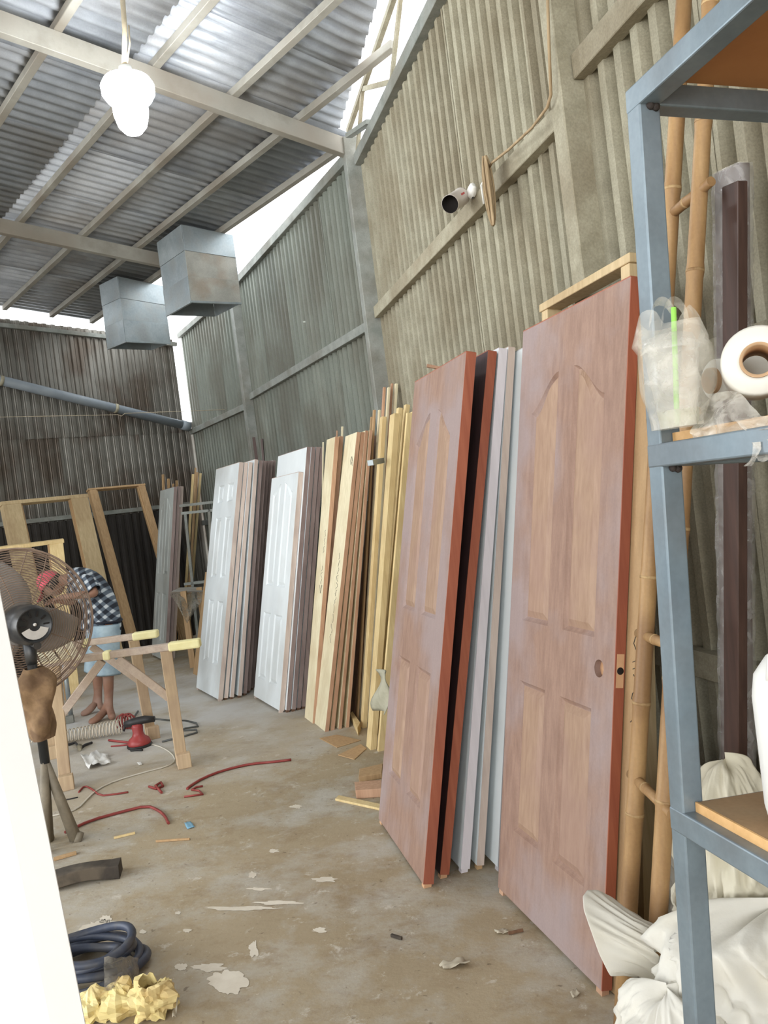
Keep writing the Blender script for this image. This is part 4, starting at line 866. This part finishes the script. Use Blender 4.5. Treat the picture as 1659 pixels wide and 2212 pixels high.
def paper(px, mat, label, name='paper_scrap', h=.02, cat='scrap', group=None, seed=0, nu=8):
    """crumpled flat scrap: quad of photo points on the floor"""
    random.seed(seed); a, b_, c, d = [fl(x, y) for x, y in px]; rows = []
    for i in range(nu+1):
        t = i/nu; l = a.lerp(d, t); r = b_.lerp(c, t); rows.append([l.lerp(r, j/nu)+Z*(.003+h*max(0, mnoise.noise(V((i*.7+seed*3, j*.7, seed*1.7)))+.25))+V((random.uniform(-.4, .4), random.uniform(-.4, .4), 0))*((b_-a).length/nu*.35) for j in range(nu+1)])
    o = MB().grid(rows).build(name, mat, recalc=False, solid=.001); return tag(o, label, cat, group)
paper([(174, 1636), (232, 1632), (240, 1652), (192, 1664)], 'paper_white', 'white plastic scrap on the floor under the trestles', 'plastic_scrap', .045, seed=2)
paper([(398, 1779), (412, 1776), (421, 1788), (404, 1792)], 'scrap_blue', 'small light blue scrap on the open floor', h=.006, seed=3, nu=4)
paper([(296, 1648), (305, 1647), (308, 1652), (300, 1654)], 'paper_white', 'tiny white chip under the trestles', h=.006, seed=4, nu=3)
paper([(948, 2088), (996, 2072), (1019, 2088), (962, 2096)], 'paper_dust', 'torn pale paper scrap on the floor before the brown doors', h=.02, seed=5, nu=5)
paper([(1068, 2014), (1092, 2008), (1100, 2018), (1076, 2021)], 'paper_dust', 'small curled scrap at the foot of the large brown door', h=.012, seed=6, nu=4)
paper([(1232, 2148), (1246, 2140), (1254, 2150), (1238, 2160)], 'paper_dust', 'curled scrap under the near corner of the large brown door', h=.015, seed=7, nu=4)
gT = 'splinters on the open floor'
for k, (a, b_, w_, mt, lab) in enumerate((((246, 1810), (292, 1799), .012, 'pine_yellow', 'yellow splinter near the bent red wire'), ((337, 1817), (410, 1812), .008, 'wood_tan', 'long thin splinter on the open floor'), ((116, 1856), (165, 1842), .03, 'wood_tan', 'flat brown slat by the white door edge'), ((845, 2020), (868, 2027), .010, 'block_black', 'dark chip on the floor before the brown doors'), ((1098, 2016), (1130, 2009), .006, 'wood_dark', 'dark twig under the large brown door'))):
    o = MB().beam(fl(*a, .006), fl(*b_, .006), w_, .010).build('wood_splinter', mt, bevel=.001); tag(o, lab, 'splinter', gT)
a_, b_, c_ = fl(96, 1921, .0), fl(190, 1906, .0), fl(262, 1888, 0)
db = (c_-a_).normalized(); sb = db.cross(Z); rows = []
for i in range(9):
    t = i/8; p_ = a_.lerp(c_, t); hgt = .055-.004*math.sin(5*t)+(.02 if t < .25 else 0)*(1-t*4)*0; wdt = .05+.006*math.sin(7*t); lift = .018*math.sin(math.pi*min(1, t*1.1))
    rows.append([p_-sb*wdt+Z*lift, p_-sb*wdt*.9+Z*(lift+hgt), p_+sb*wdt*.9+Z*(lift+hgt), p_+sb*wdt+Z*lift])
m = MB(); m.grid(rows, False, True); m.add(rows[0], [(0, 1, 2, 3)]); m.add(rows[-1], [(3, 2, 1, 0)])
o = m.build('timber_block', 'block_black', bevel=.006, seg=2); tag(o, 'dark weathered timber block on the floor beside the white door', 'block')
# low grey board, metal leg and bits behind the trestles
o = MB().beam(fl(62, 1570, .03), fl(160, 1552, .03), .05, .06).build('floor_batten', 'beam_grey', bevel=.004); tag(o, 'grey batten lying on the floor behind the coiled hose', 'batten')
o = MB().tube([fl(154, 1552), fl(154, 1552)+Z*.62], .02, 10).build('table_leg_post', 'galvanized'); tag(o, 'thin metal bench leg standing behind the near trestle', 'bench leg')
for k, (x, y) in enumerate(((80, 1552), (88, 1556), (134, 1535))): cable([(x-10, y+3), (x, y), (x+10, y-4)], .014, 'red_wire' if k < 2 else 'tool_black', 'red_wire' if k < 2 else 'black_tool', ['red lump of wire behind the fan stand', 'red wire end beside the red lump behind the fan', 'dark tool on the floor behind the bench leg'][k], 'wire' if k < 2 else 'tool')
# white paint splashes on the concrete
mk('paint_splash', (206, 196, 178), (220, 212, 196), 14, rough=.8, rnd=.04)
def splash(c, rx, ry, seed, n=48, spk=.55):
    pts = []
    for k in range(n):
        a = 2*math.pi*k/n; q = V((math.cos(a), math.sin(a), seed*1.37)); r = 1+spk*(mnoise.noise(q*1.3)+.6*mnoise.noise(q*3.1)+.45*mnoise.noise(q*7.3)); pts.append(fl(c[0]+rx*r*math.cos(a), c[1]+ry*r*math.sin(a), .0015))
    MB().add(pts, [tuple(range(n))]).build('paint_splash', 'paint_splash', FL, recalc=False)
for i, (c, rx, ry) in enumerate((((492, 2120), 36, 26), ((455, 2090), 34, 8), ((212, 2000), 34, 14), ((230, 1988), 14, 10), ((548, 2050), 9, 18), ((520, 1962), 60, 5), ((600, 1950), 46, 4), ((390, 2088), 12, 7), ((310, 2012), 8, 4), ((385, 1972), 6, 3), ((403, 2010), 9, 4), ((545, 1890), 8, 6), ((560, 1920), 22, 3), ((640, 1742), 12, 4), ((592, 1838), 10, 4), ((700, 1900), 26, 5), ((690, 2010), 16, 5))): splash(c, rx, ry, 40+i)
# dark blue hose coil with clear bag and yellow crumpled paper in the near corner
mk('hose_blue', (52, 58, 72), (68, 74, 90), 12, rough=.5, rnd=.05, blotch=(96, 92, 86), bl_scale=14, bl_amt=.4); mk('paper_yellow', (216, 196, 132), (232, 216, 160), 7, rough=.8, rnd=.02, blotch=(170, 138, 90), bl_scale=11, bl_amt=.6)
hc_ = fl(196, 2100); hose = empty('hose_coil', hc_); tag(hose, 'coil of dark blue hose on the floor by the white door', 'hose')
random.seed(9)
for k in range(6):
    r0 = .185-.016*k+random.uniform(-.01, .01); z0 = .018+.026*(k % 4)+.01*(k//4); ph = random.uniform(0, 6)
    MB().tube([hc_+V((math.cos(a)*r0*1.08, math.sin(a)*r0*.82, z0+.012*math.sin(2*a+ph))) for a in [2*math.pi*i/36 for i in range(36)]], .0155, 8, closed=True).build('hose_turn', 'hose_blue', hose)
def crumple(c, rx, ry, rz, seed, mat, name, label, cat, fold=.35, nu=22, nv=16, open_top=False, sub=0, group=None):
    rows = []
    for i in range(nv+1):
        t = (math.pi*(i/nv)) if not open_top else math.pi*(.18+.82*i/nv); row = []
        for k in range(nu):
            a = 2*math.pi*k/nu; d = V((math.sin(t)*math.cos(a), math.sin(t)*math.sin(a), math.cos(t)))
            n_ = mnoise.noise(d*1.5+V((seed*3.1, seed, 0)))+.9*abs(mnoise.noise(d*2.9+V((0, seed*2.3, seed))))-.35+.22*mnoise.noise(d*6+V((seed, 0, 0)))
            r = 1+fold*n_; p = V((d.x*rx*r, d.y*ry*r, d.z*rz*r)); p.z = max(p.z, -rz*.82); row.append(V(c)+Z*(rz*.82)+p)
        rows.append(row)
    o = MB().grid(rows, False, True).build(name, mat, recalc=False, sub=sub, solid=(.002 if open_top else 0)); return tag(o, label, cat, group)
gq = 'crumpled yellow paper by the hose coil'
crumple(fl(335, 2190), .075, .07, .062, 3, 'paper_yellow', 'crumpled_paper', 'crumpled yellow paper with an open hollow, nearest the open floor', 'paper', .5, nu=30, nv=18, open_top=True, group=gq)
crumple(fl(262, 2190), .08, .07, .055, 5, 'paper_yellow', 'crumpled_paper', 'crumpled yellow paper between the hose coil and the stained one', 'paper', .5, group=gq)
crumple(fl(206, 2200), .06, .07, .05, 8, 'paper_yellow', 'crumpled_paper', 'yellow paper wad against the white door edge', 'paper', .5, group=gq)
rows = [[fl(372+8*j/3+6*i/8, 2198-46*i/8, .01+.03*(i/8))+Z*(.006*math.sin(i+j)) for j in range(4)] for i in range(9)]
o = MB().grid(rows).build('paper_strip', 'paper_dust', recalc=False, solid=.001); tag(o, 'pale paper strip sticking out beside the crumpled yellow paper', 'paper')
rows = [[fl(225+75*j/8, 2068+75*i/8, .135-.10*(j/8)**2-.04*(i/8)**2)+Z*(.022*mnoise.noise(V((i*.6, j*.6, 4)))) for j in range(9)] for i in range(9)]
o = MB().grid(rows).build('plastic_bag', 'smoky_film', recalc=False); tag(o, 'dusty clear plastic bag draped over the hose coil', 'bag')

# ================================================================== behind the large brown door
fB = V((.470, 3.14, 0)); u_ = azv(-15); n_ = azn(-15)
def vec_frame(B, az, tp=None, lean=None, h=None):
    u = azv(az); n = azn(az)
    if tp: T = pl(tp[0], tp[1], B, u); up = T-B; hh = up.length; up.normalize()
    else: up = n*math.sin(R_(lean))+Z*math.cos(R_(lean)); hh = h
    return B, u, u.cross(up).normalized(), up, hh
mk('ply_tan', (158, 128, 92), (176, 146, 108), 4, (6, 6, .4), rough=.75, rnd=.03, fine=.04)
B, u, bk, up, hh = vec_frame(fB, -15, tp=(1168, 658))
fr_ = empty('timber_surround', B); tag(fr_, 'pale timber frame rising behind the large brown door', 'frame'); ax = (u, bk, up)
for x in (-.03, -.60): MB().box(B+u*x+bk*.03+up*(hh-.03)/2, .05, .06, hh-.03, ax).build('stile', 'pine_dull', fr_, bevel=.002)
MB().box(B-u*.315+bk*.03+up*(hh-.015), .64, .07, .03, ax).build('head_rail', 'pine_dull', fr_, bevel=.002)
MB().box(B-u*.315+bk*.03+up*.9, .52, .04, .05, ax).build('cross_rail', 'pine_dull', fr_, bevel=.002)
B, u, bk, up, hh = vec_frame(V((.511, 2.325, 0)), -16.5, lean=10.4, h=2.12)
tp_ = empty('plywood_sheet', B); tag(tp_, 'tan plywood sheet with a pencil squiggle between brown door and bamboo', 'plywood'); ax = (u, bk, up)
MB().box(B+u*.36+bk*.009+up*hh/2, .72, .018, hh, ax).build('sheet', 'ply_tan', tp_, bevel=.0015)
sq = [[(.022, 1.06), (.034, 1.03), (.010, 1.00)], [(.012, .985), (.036, .975)], [(.010, .965), (.034, .955)]]
sq2 = [(.030, .94), (.012, .925), (.010, .90), (.030, .885), (.034, .87), (.012, .855), (.010, .83), (.026, .81), (.036, .80)]
for s_ in sq+[sq2]: MB().tube([B+u*x+up*z-bk*.001 for x, z in s_], .0013, 4).build('pencil_stroke', 'pencil', tp_)

# bamboo ladder
mk('bamboo', (146, 112, 74), (172, 138, 94), 8, (3, 3, .5), rough=.5, blotch=(120, 88, 58), bl_scale=3.2, bl_amt=.6, rnd=.06, fine=.05); mk('bamboo_node', (128, 96, 62), (206, 176, 128), 20, rough=.6, rnd=0)
lad = empty('bamboo_ladder', fl(1347, 2225)); tag(lad, 'bamboo ladder leaning on the wall behind the metal rack', 'ladder')
def bamboo(P0, P1, r, name='pole', every=.34, par=lad, ph=.1):
    d = P1-P0; L_ = d.length; pts = []; rs = []; t = 0; nodes = []
    k = ph
    while k < L_: nodes.append(k); k += every*(1+.12*math.sin(k*7))
    s_ = [0.0]
    for q in nodes: s_ += [q-.02, q-.006, q, q+.006, q+.02]
    s_ = sorted(x for x in s_ if 0 <= x < L_)+[L_]
    for x in s_:
        near_ = min((abs(x-q) for q in nodes), default=1); rr = r*(1-.12*x/L_)*(1.10 if near_ < .007 else (1.02 if near_ < .021 else 1.0)); pts.append(P0+d*(x/L_)); rs.append(rr)
    o = MB().tube(pts, rs, 14).build(name, 'bamboo', par)
    for q in nodes: c = P0+d*(q/L_); dn = d.normalized(); MB().tube([c-dn*.004, c+dn*.004], r*(1-.12*q/L_)*1.12, 14).build('node_ring', 'bamboo_node', o)
    return o
wq_ = C1200-N3*.12
A0 = fl(1343, 2225); A1 = pl(1481, -60, wq_, N3); B0 = fl(1400, 2370); B1 = pl(1538, -60, wq_, N3)
bamboo(A0, A1, .0235, ph=.22); bamboo(B0, B1, .0225, ph=.35)
def on_pole(P0, P1, y):
    best = min(range(400), key=lambda i: abs(project(P0.lerp(P1, i/399))[1]-y)); return P0.lerp(P1, best/399)
def project(P):
    d = V(P)-CAMP; z = d.dot(_fw); return CX+FPX*d.dot(_rt)/z, CY-FPX*d.dot(_up)/z
for ya, yb in ((462, 415), (1372, 1395), (1683, 1745), (905, 895)):
    a, b_ = on_pole(A0, A1, ya), on_pole(B0, B1, yb); e = (b_-a).normalized(); bamboo(a-e*.05, b_+e*.05, .014, 'rung', 1.0, ph=.12)
# film-wrapped dark planks
mk('plank_umber', (62, 44, 38), (80, 58, 50), 8, (6, 6, .4), rough=.45, rnd=0); film('wrap_film', (226, 222, 218), .08, .30)
T0 = pl(1562, 372, C1200-N3*.10, N3); B0_ = fl(1579, 2105); d_ = (T0-B0_); L_ = d_.length; d_.normalize()
sx_ = (-N3).cross(d_).normalized(); sy_ = d_.cross(sx_).normalized()
if sx_.dot(D3) > 0: sx_ = -sx_
wp_ = empty('wrapped_plank', B0_); tag(wp_, 'dark brown plank wrapped in shiny clear film by the wall', 'plank', 'film-wrapped planks'); mid = (B0_+T0)/2
MB().box(mid+sx_*.035, .10, .032, L_, (sx_, sy_, d_)).build('plank', 'plank_umber', wp_, bevel=.002)
random.seed(4); m = MB(); rows = []
for i in range(90):
    t = i/89; c = B0_+d_*(L_*t)+sx_*.035; row = []
    for k, (a, b_) in enumerate(((-.054, -.021), (-.02, -.022), (.02, -.022), (.054, -.021), (.055, .02), (0, .021), (-.055, .02))):
        row.append(c+sx_*(a*(1+.03*random.uniform(-1, 1)))+sy_*(b_*(1+.16*random.uniform(-1, 1))))
    rows.append(row)
m.grid(rows, True, True); m.build('film_wrap', 'wrap_film', wp_, recalc=False)
T1 = T0+sx_*.11+sy_*.05-d_*.06; B1_ = B0_+sx_*.10+sy_*.06; d2 = (T1-B1_).normalized()
wq = empty('wrapped_plank', B1_); tag(wq, 'second dark plank behind the shiny film-wrapped one', 'plank', 'film-wrapped planks')
MB().box((B1_+T1)/2, .06, .03, (T1-B1_).length, (sx_, sy_, d2)).build('plank', 'plank_umber', wq, bevel=.002)

# ================================================================== blue-grey steel rack in the foreground
mk('rack_blue', (108, 122, 131), (134, 147, 155), 5, (1, 1, .5), rough=.38, metal=.35, blotch=(104, 106, 108), bl_scale=6, bl_amt=.4, rnd=.02, fine=.05, fine_scale=90)
mk('rack_ply_edge', (196, 152, 98), (216, 174, 120), 5, (6, 6, 6), rough=.6, rnd=0); mk('rack_ply', (150, 120, 88), (172, 142, 108), 5, rough=.8, rnd=0, blotch=(140, 122, 96), bl_scale=5, bl_amt=.6, fine=.06); mk('ply_under', (168, 112, 66), (188, 132, 82), 4, rough=.7, rnd=0); mk('weld', (48, 42, 40), (66, 58, 54), 40, rough=.8, rnd=0, bump=.6, bscale=60)
su = azv(-14); sn = azn(-14)
Pm = at(1432, 985, 1.42); Pt = pl(1388, 213, Pm, su); Pbm = pl(1508, 2150, Pm, su)
sup = (Pt-Pbm).normalized(); sn2 = (sn-sup*sn.dot(sup)).normalized()
rack = empty('storage_rack', Pbm-sup*(Pbm.z/sup.z)); tag(rack, 'blue-grey steel storage rack with wooden shelves close to the camera', 'rack')
T_ = .040; SL, SD = .98, .44
P0 = Pbm-sup*(Pbm.z/sup.z); Ht = (Pt-P0).length+.02
ax = (su, sn2, sup)
for a in (0, SL):
    for b_ in (0, SD): MB().box(P0-su*a+sn2*b_+sup*(Ht/2), T_, T_, Ht, ax).build('post', 'rack_blue', rack, bevel=.003, seg=2)
lv = [(pl(1470, 1772, Pm, su)-P0).dot(sup), (pl(1433, 984, Pm, su)-P0).dot(sup), Ht-.02, .12]
for k, h in enumerate(lv):
    c = P0+sup*h
    for b_ in (0, SD): MB().box(c-su*(SL/2)+sn2*b_-(sn2*.001 if b_ == 0 else V((0, 0, 0))), SL+T_*(1 if k == 2 else .99), T_*1.02, T_, ax).build('long_beam', 'rack_blue', rack, bevel=.003, seg=2)
    for a in (0, SL): MB().box(c-su*a+sn2*(SD/2), T_*.98, SD-T_, T_*.98, ax).build('cross_beam', 'rack_blue', rack, bevel=.003, seg=2)
    bz = T_/2+.008
    sh_ = MB().box(c-su*(SL/2)+sn2*(SD/2+.004)+sup*bz, SL-T_-.004, SD-T_*.2 if k != 2 else SD-T_-.004, .016, ax).build('shelf_board', 'rack_ply' if k != 2 else 'ply_under', rack, bevel=.001)
    MB().box(c-su*(SL/2)-sn2*(T_*.4-.001-.0)+sup*bz+sn2*.02, SL-T_-.004, .004, .017, ax).build('board_edge', 'rack_ply_edge', sh_)
    for dx, dz in ((.006, -.022), (.016, -.024)): MB().lathe([(0, -.006), (.006, -.004), (.008, 0), (.005, .005), (0, .007)], c-su*(T_/2+.002)-sn2*.006+sn2*dx+sup*dz, su, 10).build('weld_bead', 'weld', rack)
zs = (P0+sup*lv[1]).z; zmid = zs+T_/2+.017; zlow = (P0+sup*lv[0]).z+T_/2+.017
# --- drink in a carrier bag
film('bag_film', (222, 216, 202), .25, .30); mk('straw_green', (150, 214, 92), (164, 224, 106), 5, rough=.5, rnd=0); film('cup_clear', (222, 222, 218), .15, .30); film('drink_rest', (206, 206, 172), .3, .5)
cp = at(1466, 900, 1.325); cp.z = zmid
cup = empty('drink_cup', cp); tag(cup, 'clear plastic cup with green straw inside a carrier bag', 'cup')
MB().lathe([(.030, .004), (.034, .05), (.042, .125), (.044, .128), (.0445, .131), (.041, .131)], cp, Z, 28).build('cup_wall', 'cup_clear', cup, recalc=False)
MB().lathe([(.0, .006), (.0295, .006), (.032, .032), (0, .032)], cp, Z, 24).build('drink', 'drink_rest', cup)
MB().lathe([(.045, .128), (.046, .136), (.040, .139), (.036, .150), (.014, .156)], cp, Z, 28).build('lid', 'cup_clear', cup, recalc=False)
MB().tube([V((cp.x-.004, cp.y, zmid+.008)), at(1455, 664, 1.322)], .0045, 8).build('straw', 'straw_green', cup)
rows = []; 
for i in range(18):
    t = i/17; row = []
    for k in range(36):
        a = 2*math.pi*k/36
        r = (.040+.016*sm(t*2.2))*(1+.07*math.sin(3*a+4*t)+.05*math.sin(7*a-6*t)+.03*math.sin(13*a)) if t < .82 else (.056-.022*(t-.82)/.18*(1.0+.5*math.sin(2*a)))*(1+.12*math.sin(5*a))
        z = .004+.165*t+(.028*max(0, math.cos(2*a))*((t-.8)/.2) if t > .8 else 0); row.append(V((cp.x+.004*t, cp.y, zmid))+V((math.cos(a)*r, math.sin(a)*r, z)))
    rows.append(row)
bag = MB().grid(rows, True, True).build('carrier_bag', 'bag_film', recalc=False); tag(bag, 'thin clear carrier bag standing around the drink cup', 'bag')
for s_ in (-1, 1):
    c = V((cp.x, cp.y, zmid+.165)); wv = V((.92, .38, 0))
    rows = [[c+wv*(s_*(.012+.026*math.cos(t)))+V((.38, -.92, 0))*.004*j+Z*(.036*math.sin(t)+(.006*j)) for j in range(3)] for t in [math.pi*i/10 for i in range(11)]]
    MB().grid(rows).build('bag_handle', 'bag_film', bag, recalc=False)
# --- rolls of stretch film
mk('film_roll', (206, 202, 192), (218, 215, 206), 4, rough=.35, rnd=0); mk('cardboard', (168, 136, 104), (188, 156, 122), 8, rough=.85, rnd=0)
def roll(c, axis, r, rc, L_, label):
    axis = V(axis).normalized(); root = empty('film_roll', c-Z*r); tag(root, label, 'film roll', 'rolls of stretch film on the rack')
    MB().lathe([(rc, 0), (r-.004, .0), (r, .005), (r, L_-.005), (r-.004, L_), (rc, L_)], c, axis, 40).build('film_body', 'film_roll', root)
    MB().lathe([(rc, -.008), (rc, L_+.008), (rc*.83, L_+.008), (rc*.83, -.008), (rc, -.008)], c, axis, 32).build('cardboard_core', 'cardboard', root, recalc=False)
ry = .92
roll(at(1638, 778, 1.22), (.42, 1.0, 0), .052, .026, .13, 'large roll of clear stretch film nearest the camera on the rack')
roll(at(1541, 822, 1.41), (.95, .25, 0), .036, .022, .20, 'small roll of stretch film lying behind the large roll')
film('loose_film', (224, 218, 206), .16, .42)
# loose film sheet hanging over the front beam
rows = []
for i in range(15):
    t = i/14; row = []
    for j in range(15):
        s_ = j/14; x = 1500+175*s_+10*math.sin(7*t+3*s_); ytop = 890-50*math.sin(math.pi*min(1, s_*1.3))+10*s_; ybot = 955+28*s_+20*math.sin(9*s_)
        Y_ = 1.345-.20*s_-.02*sm(t*1.6); y = ytop+(ybot-ytop)*t; row.append(at(x, y, Y_)+V((.008, .012, .006))*mnoise.noise(V((i*.5, j*.5, 2)))*1.4)
    rows.append(row)
o = MB().grid(rows).build('loose_film', 'loose_film', recalc=False); tag(o, 'crumpled loose clear film spilling over the rack shelf edge', 'film')
rows = [[at(1612+14*s_+10*math.sin(4*t)+14*(1-t), 955+52*t, 1.16)+V((0, .008*math.sin(6*s_+5*t), 0)) for s_ in [j/5 for j in range(6)]] for t in [i/8 for i in range(9)]]
MB().grid(rows).build('film_tail', 'loose_film', o, recalc=False)
# --- white plastic jug and sack on the lower shelf
mk('jug_white', (220, 220, 216), (230, 230, 226), 4, rough=.4, rnd=0); mk('jug_blue', (60, 96, 170), (74, 110, 184), 4, rough=.5, rnd=0)
jc = at(1806, 1760, 1.24); jc.z = zlow
jug = empty('plastic_jug', jc); tag(jug, 'white plastic jug with blue cap at the end of the lower shelf', 'jug')
def rsq(hx_, hy_, e=4, n=28): return [(hx_*math.copysign(abs(math.cos(a))**(2/e), math.cos(a)), hy_*math.copysign(abs(math.sin(a))**(2/e), math.sin(a))) for a in [2*math.pi*k/n for k in range(n)]]
rows = []
for z, s_ in ((0, .86), (.012, .97), (.03, 1), (.20, 1), (.235, .94), (.262, .74), (.282, .42), (.290, .24), (.31, .22)): rows.append([jc+su*y+sn*x+Z*z for x, y in rsq(.088*s_, .075*s_)])
m = MB(); m.grid(rows, True, True); m.add(rows[0], [tuple(range(28))]); m.build('jug_body', 'jug_white', jug)
MB().lathe([(.022, .30), (.024, .302), (.024, .326), (0, .328)], jc, Z, 20).build('jug_cap', 'jug_blue', jug)
MB().tube([jc-sn*.02+Z*.285, jc-sn*.05+Z*.292, jc-sn*.075+Z*.27, jc-sn*.082+Z*.235], .011, 8).build('jug_handle', 'jug_white', jug)

mk('sack_white', (206, 203, 193), (222, 219, 211), 5, rough=.8, rnd=.02, blotch=(196, 190, 172), bl_scale=5, bl_amt=.5, bump=.25, bscale=26); mk('sack_cream', (198, 192, 172), (214, 208, 190), 5, rough=.8, rnd=.02, blotch=(186, 176, 150), bl_scale=4, bl_amt=.5, bump=.25, bscale=26)
def sack(c, rx, ry_, rz, seed, mat, label, fold=.16, neck=0., lean=(0, 0), group='white woven sacks by the rack', nu=130, nv=96, name='woven_sack'):
    """soft bag with vertical folds; neck > 0 pinches the top"""
    rows = []
    for i in range(nv+1):
        s_ = i/nv; t = math.pi*s_; row = []
        prof_ = (math.sin(t)**.62 if t < math.pi-1e-6 else 0)
        if neck and s_ < .34: prof_ *= (1-neck*(1-s_/.34)**.7)+neck*.9*max(0, 1-s_/.10)
        for k in range(nu):
            a = 2*math.pi*k/nu; d = V((math.cos(a), math.sin(a), 1.6*math.cos(t)))
            n1 = mnoise.noise(d*1.3+V((seed, 0, 0))); n2 = 1-abs(mnoise.noise(V((d.x*2.6, d.y*2.6, d.z*.9))+V((0, seed, 0))))*2; n3 = 1-abs(mnoise.noise(V((d.x*5.5, d.y*5.5, d.z*2.6))+V((seed, seed, 0))))*2
            q_ = d+V((n1, n2*.3, -n1))*.5; n4 = 1-abs(mnoise.noise(V((q_.x*3.5+q_.z*2.2, q_.y*3.5-q_.z*2.2, q_.z*1.2))+V((seed*2, 0, seed))))*2; n5 = 1-abs(mnoise.noise(V((q_.x*9-q_.z*3, q_.y*9+q_.z*4, q_.z*3.5))+V((0, seed, 0))))*2
            r = prof_*(1+fold*(n1*1.2+n2*.7+n3*.40+n4*.55+n5*.20-.8)); z = rz*(1+math.cos(t))*(1+.10*n1)
            row.append(V(c)+V((rx*r*d.x+lean[0]*z, ry_*r*d.y+lean[1]*z, max(.002, z-.02*rz))))
        rows.append(row)
    o = MB().grid(rows, True, True).build(name, mat, recalc=False); return tag(o, label, 'sack', group)
s1 = V((.76, 1.86, 0))
sack(s1, .27, .17, .25, 2.2, 'sack_white', 'big white woven sack with open mouth at the rack foot', .22)
# open mouth of the sack, drooping to the left
rim = [(1258, 1936, 1.98), (1268, 1922, 2.0), (1292, 1922, 2.02), (1326, 1940, 2.04), (1352, 1968, 2.04), (1356, 2010, 2.02), (1348, 2060, 1.98), (1334, 2105, 1.95), (1318, 2110, 1.93), (1294, 2062, 1.93), (1272, 2000, 1.94), (1260, 1965, 1.96)]
RM = [at(*q) for q in rim]; cen = sum(RM, V((0, 0, 0)))/len(RM); nk = at(1440, 2060, 1.95); rows = []
for i in range(12):
    t = i/11; c = cen.lerp(nk, t); row = []
    for k, p_ in enumerate(RM+RM):
        pass
    for k in range(48):
        f = k/48*12; a = RM[int(f) % 12].lerp(RM[(int(f)+1) % 12], f-int(f)); w_ = (1-.35*t-.15*math.sin(math.pi*t)); q = c+(a-cen)*w_
        q += (a-cen).normalized()*(.012*math.sin(k*1.9+5*t)+.010*math.sin(k*3.7-7*t))*min(1, t*3); row.append(q)
    rows.append(row)
fp_ = MB().grid(rows, True, True).build('sack_mouth', 'sack_white', recalc=False, solid=.002, sub=1)
sk = [x for x in bpy.data.objects if x.get('label', '').startswith('big white woven sack')][0]
fp_.parent = sk; fp_.location = V(fp_['_o'])-V(sk['_o'])
sack(V((.485, 1.79, 0)), .125, .10, .19, 7.5, 'sack_white', 'creased white sack slumped under the open sack mouth', .22)
tq = at(1574, 1700, 2.02); sack(V((tq.x, tq.y, 0)), .14, .12, .385, 4.4, 'sack_cream', 'tall cream sack standing behind the lower rack shelf', .26, neck=.3)
sack(V((.80, 2.44, 0)), .10, .08, .31, 9.1, 'sack_white', 'narrow white sack between the bamboo poles', .18)
# grey-green cloth peeping out beside the far brown door
mk('cloth_green', (156, 154, 134), (178, 174, 154), 12, rough=.95, rnd=0, bump=.4, bscale=30)
gc = at(834, 1490, 4.35)
rows = [[at(812+26*s_+4*math.sin(5*t), 1446+88*t+8*s_, 4.30-.28*s_)+V((.02, .012, 0))*math.sin(6*t+4*s_) for s_ in [j/8 for j in range(9)]] for t in [i/10 for i in range(11)]]
o = MB().grid(rows).build('hanging_cloth', 'cloth_green', recalc=False, solid=.006); tag(o, 'grey-green cloth sticking out behind the front brown door', 'cloth')
o = MB().beam(at(922, 790, 3.95), at(960, 797, 3.95), .02, .014).build('wooden_lath', 'pine_brown', bevel=.001); tag(o, 'short lath end poking out above the front brown door', 'lath')
o = MB().beam(at(800, 1000, 5.1), at(824, 995, 5.3), .04, .035).build('steel_bracket', 'galvanized', bevel=.002); tag(o, 'grey steel bracket between the boards and the battens', 'bracket')
for k, (a, b_) in enumerate((((548, 945), (556, 1000)), ((566, 948), (560, 1000)))):
    o = MB().beam(pl(a[0], a[1], C520-N2*.25, N2), pl(b_[0], b_[1], C520-N2*.30, N2)-Z*.9, .03, .02).build('dark_rod', 'plank_umber'); tag(o, ['dark stick rising behind the six-panel stack, near the post', 'dark stick rising behind the six-panel stack, away from the post'][k], 'stick', 'dark sticks behind the white doors')
for o in bpy.data.objects:
    for k in ('_o', '_f'):
        if k in o: del o[k]
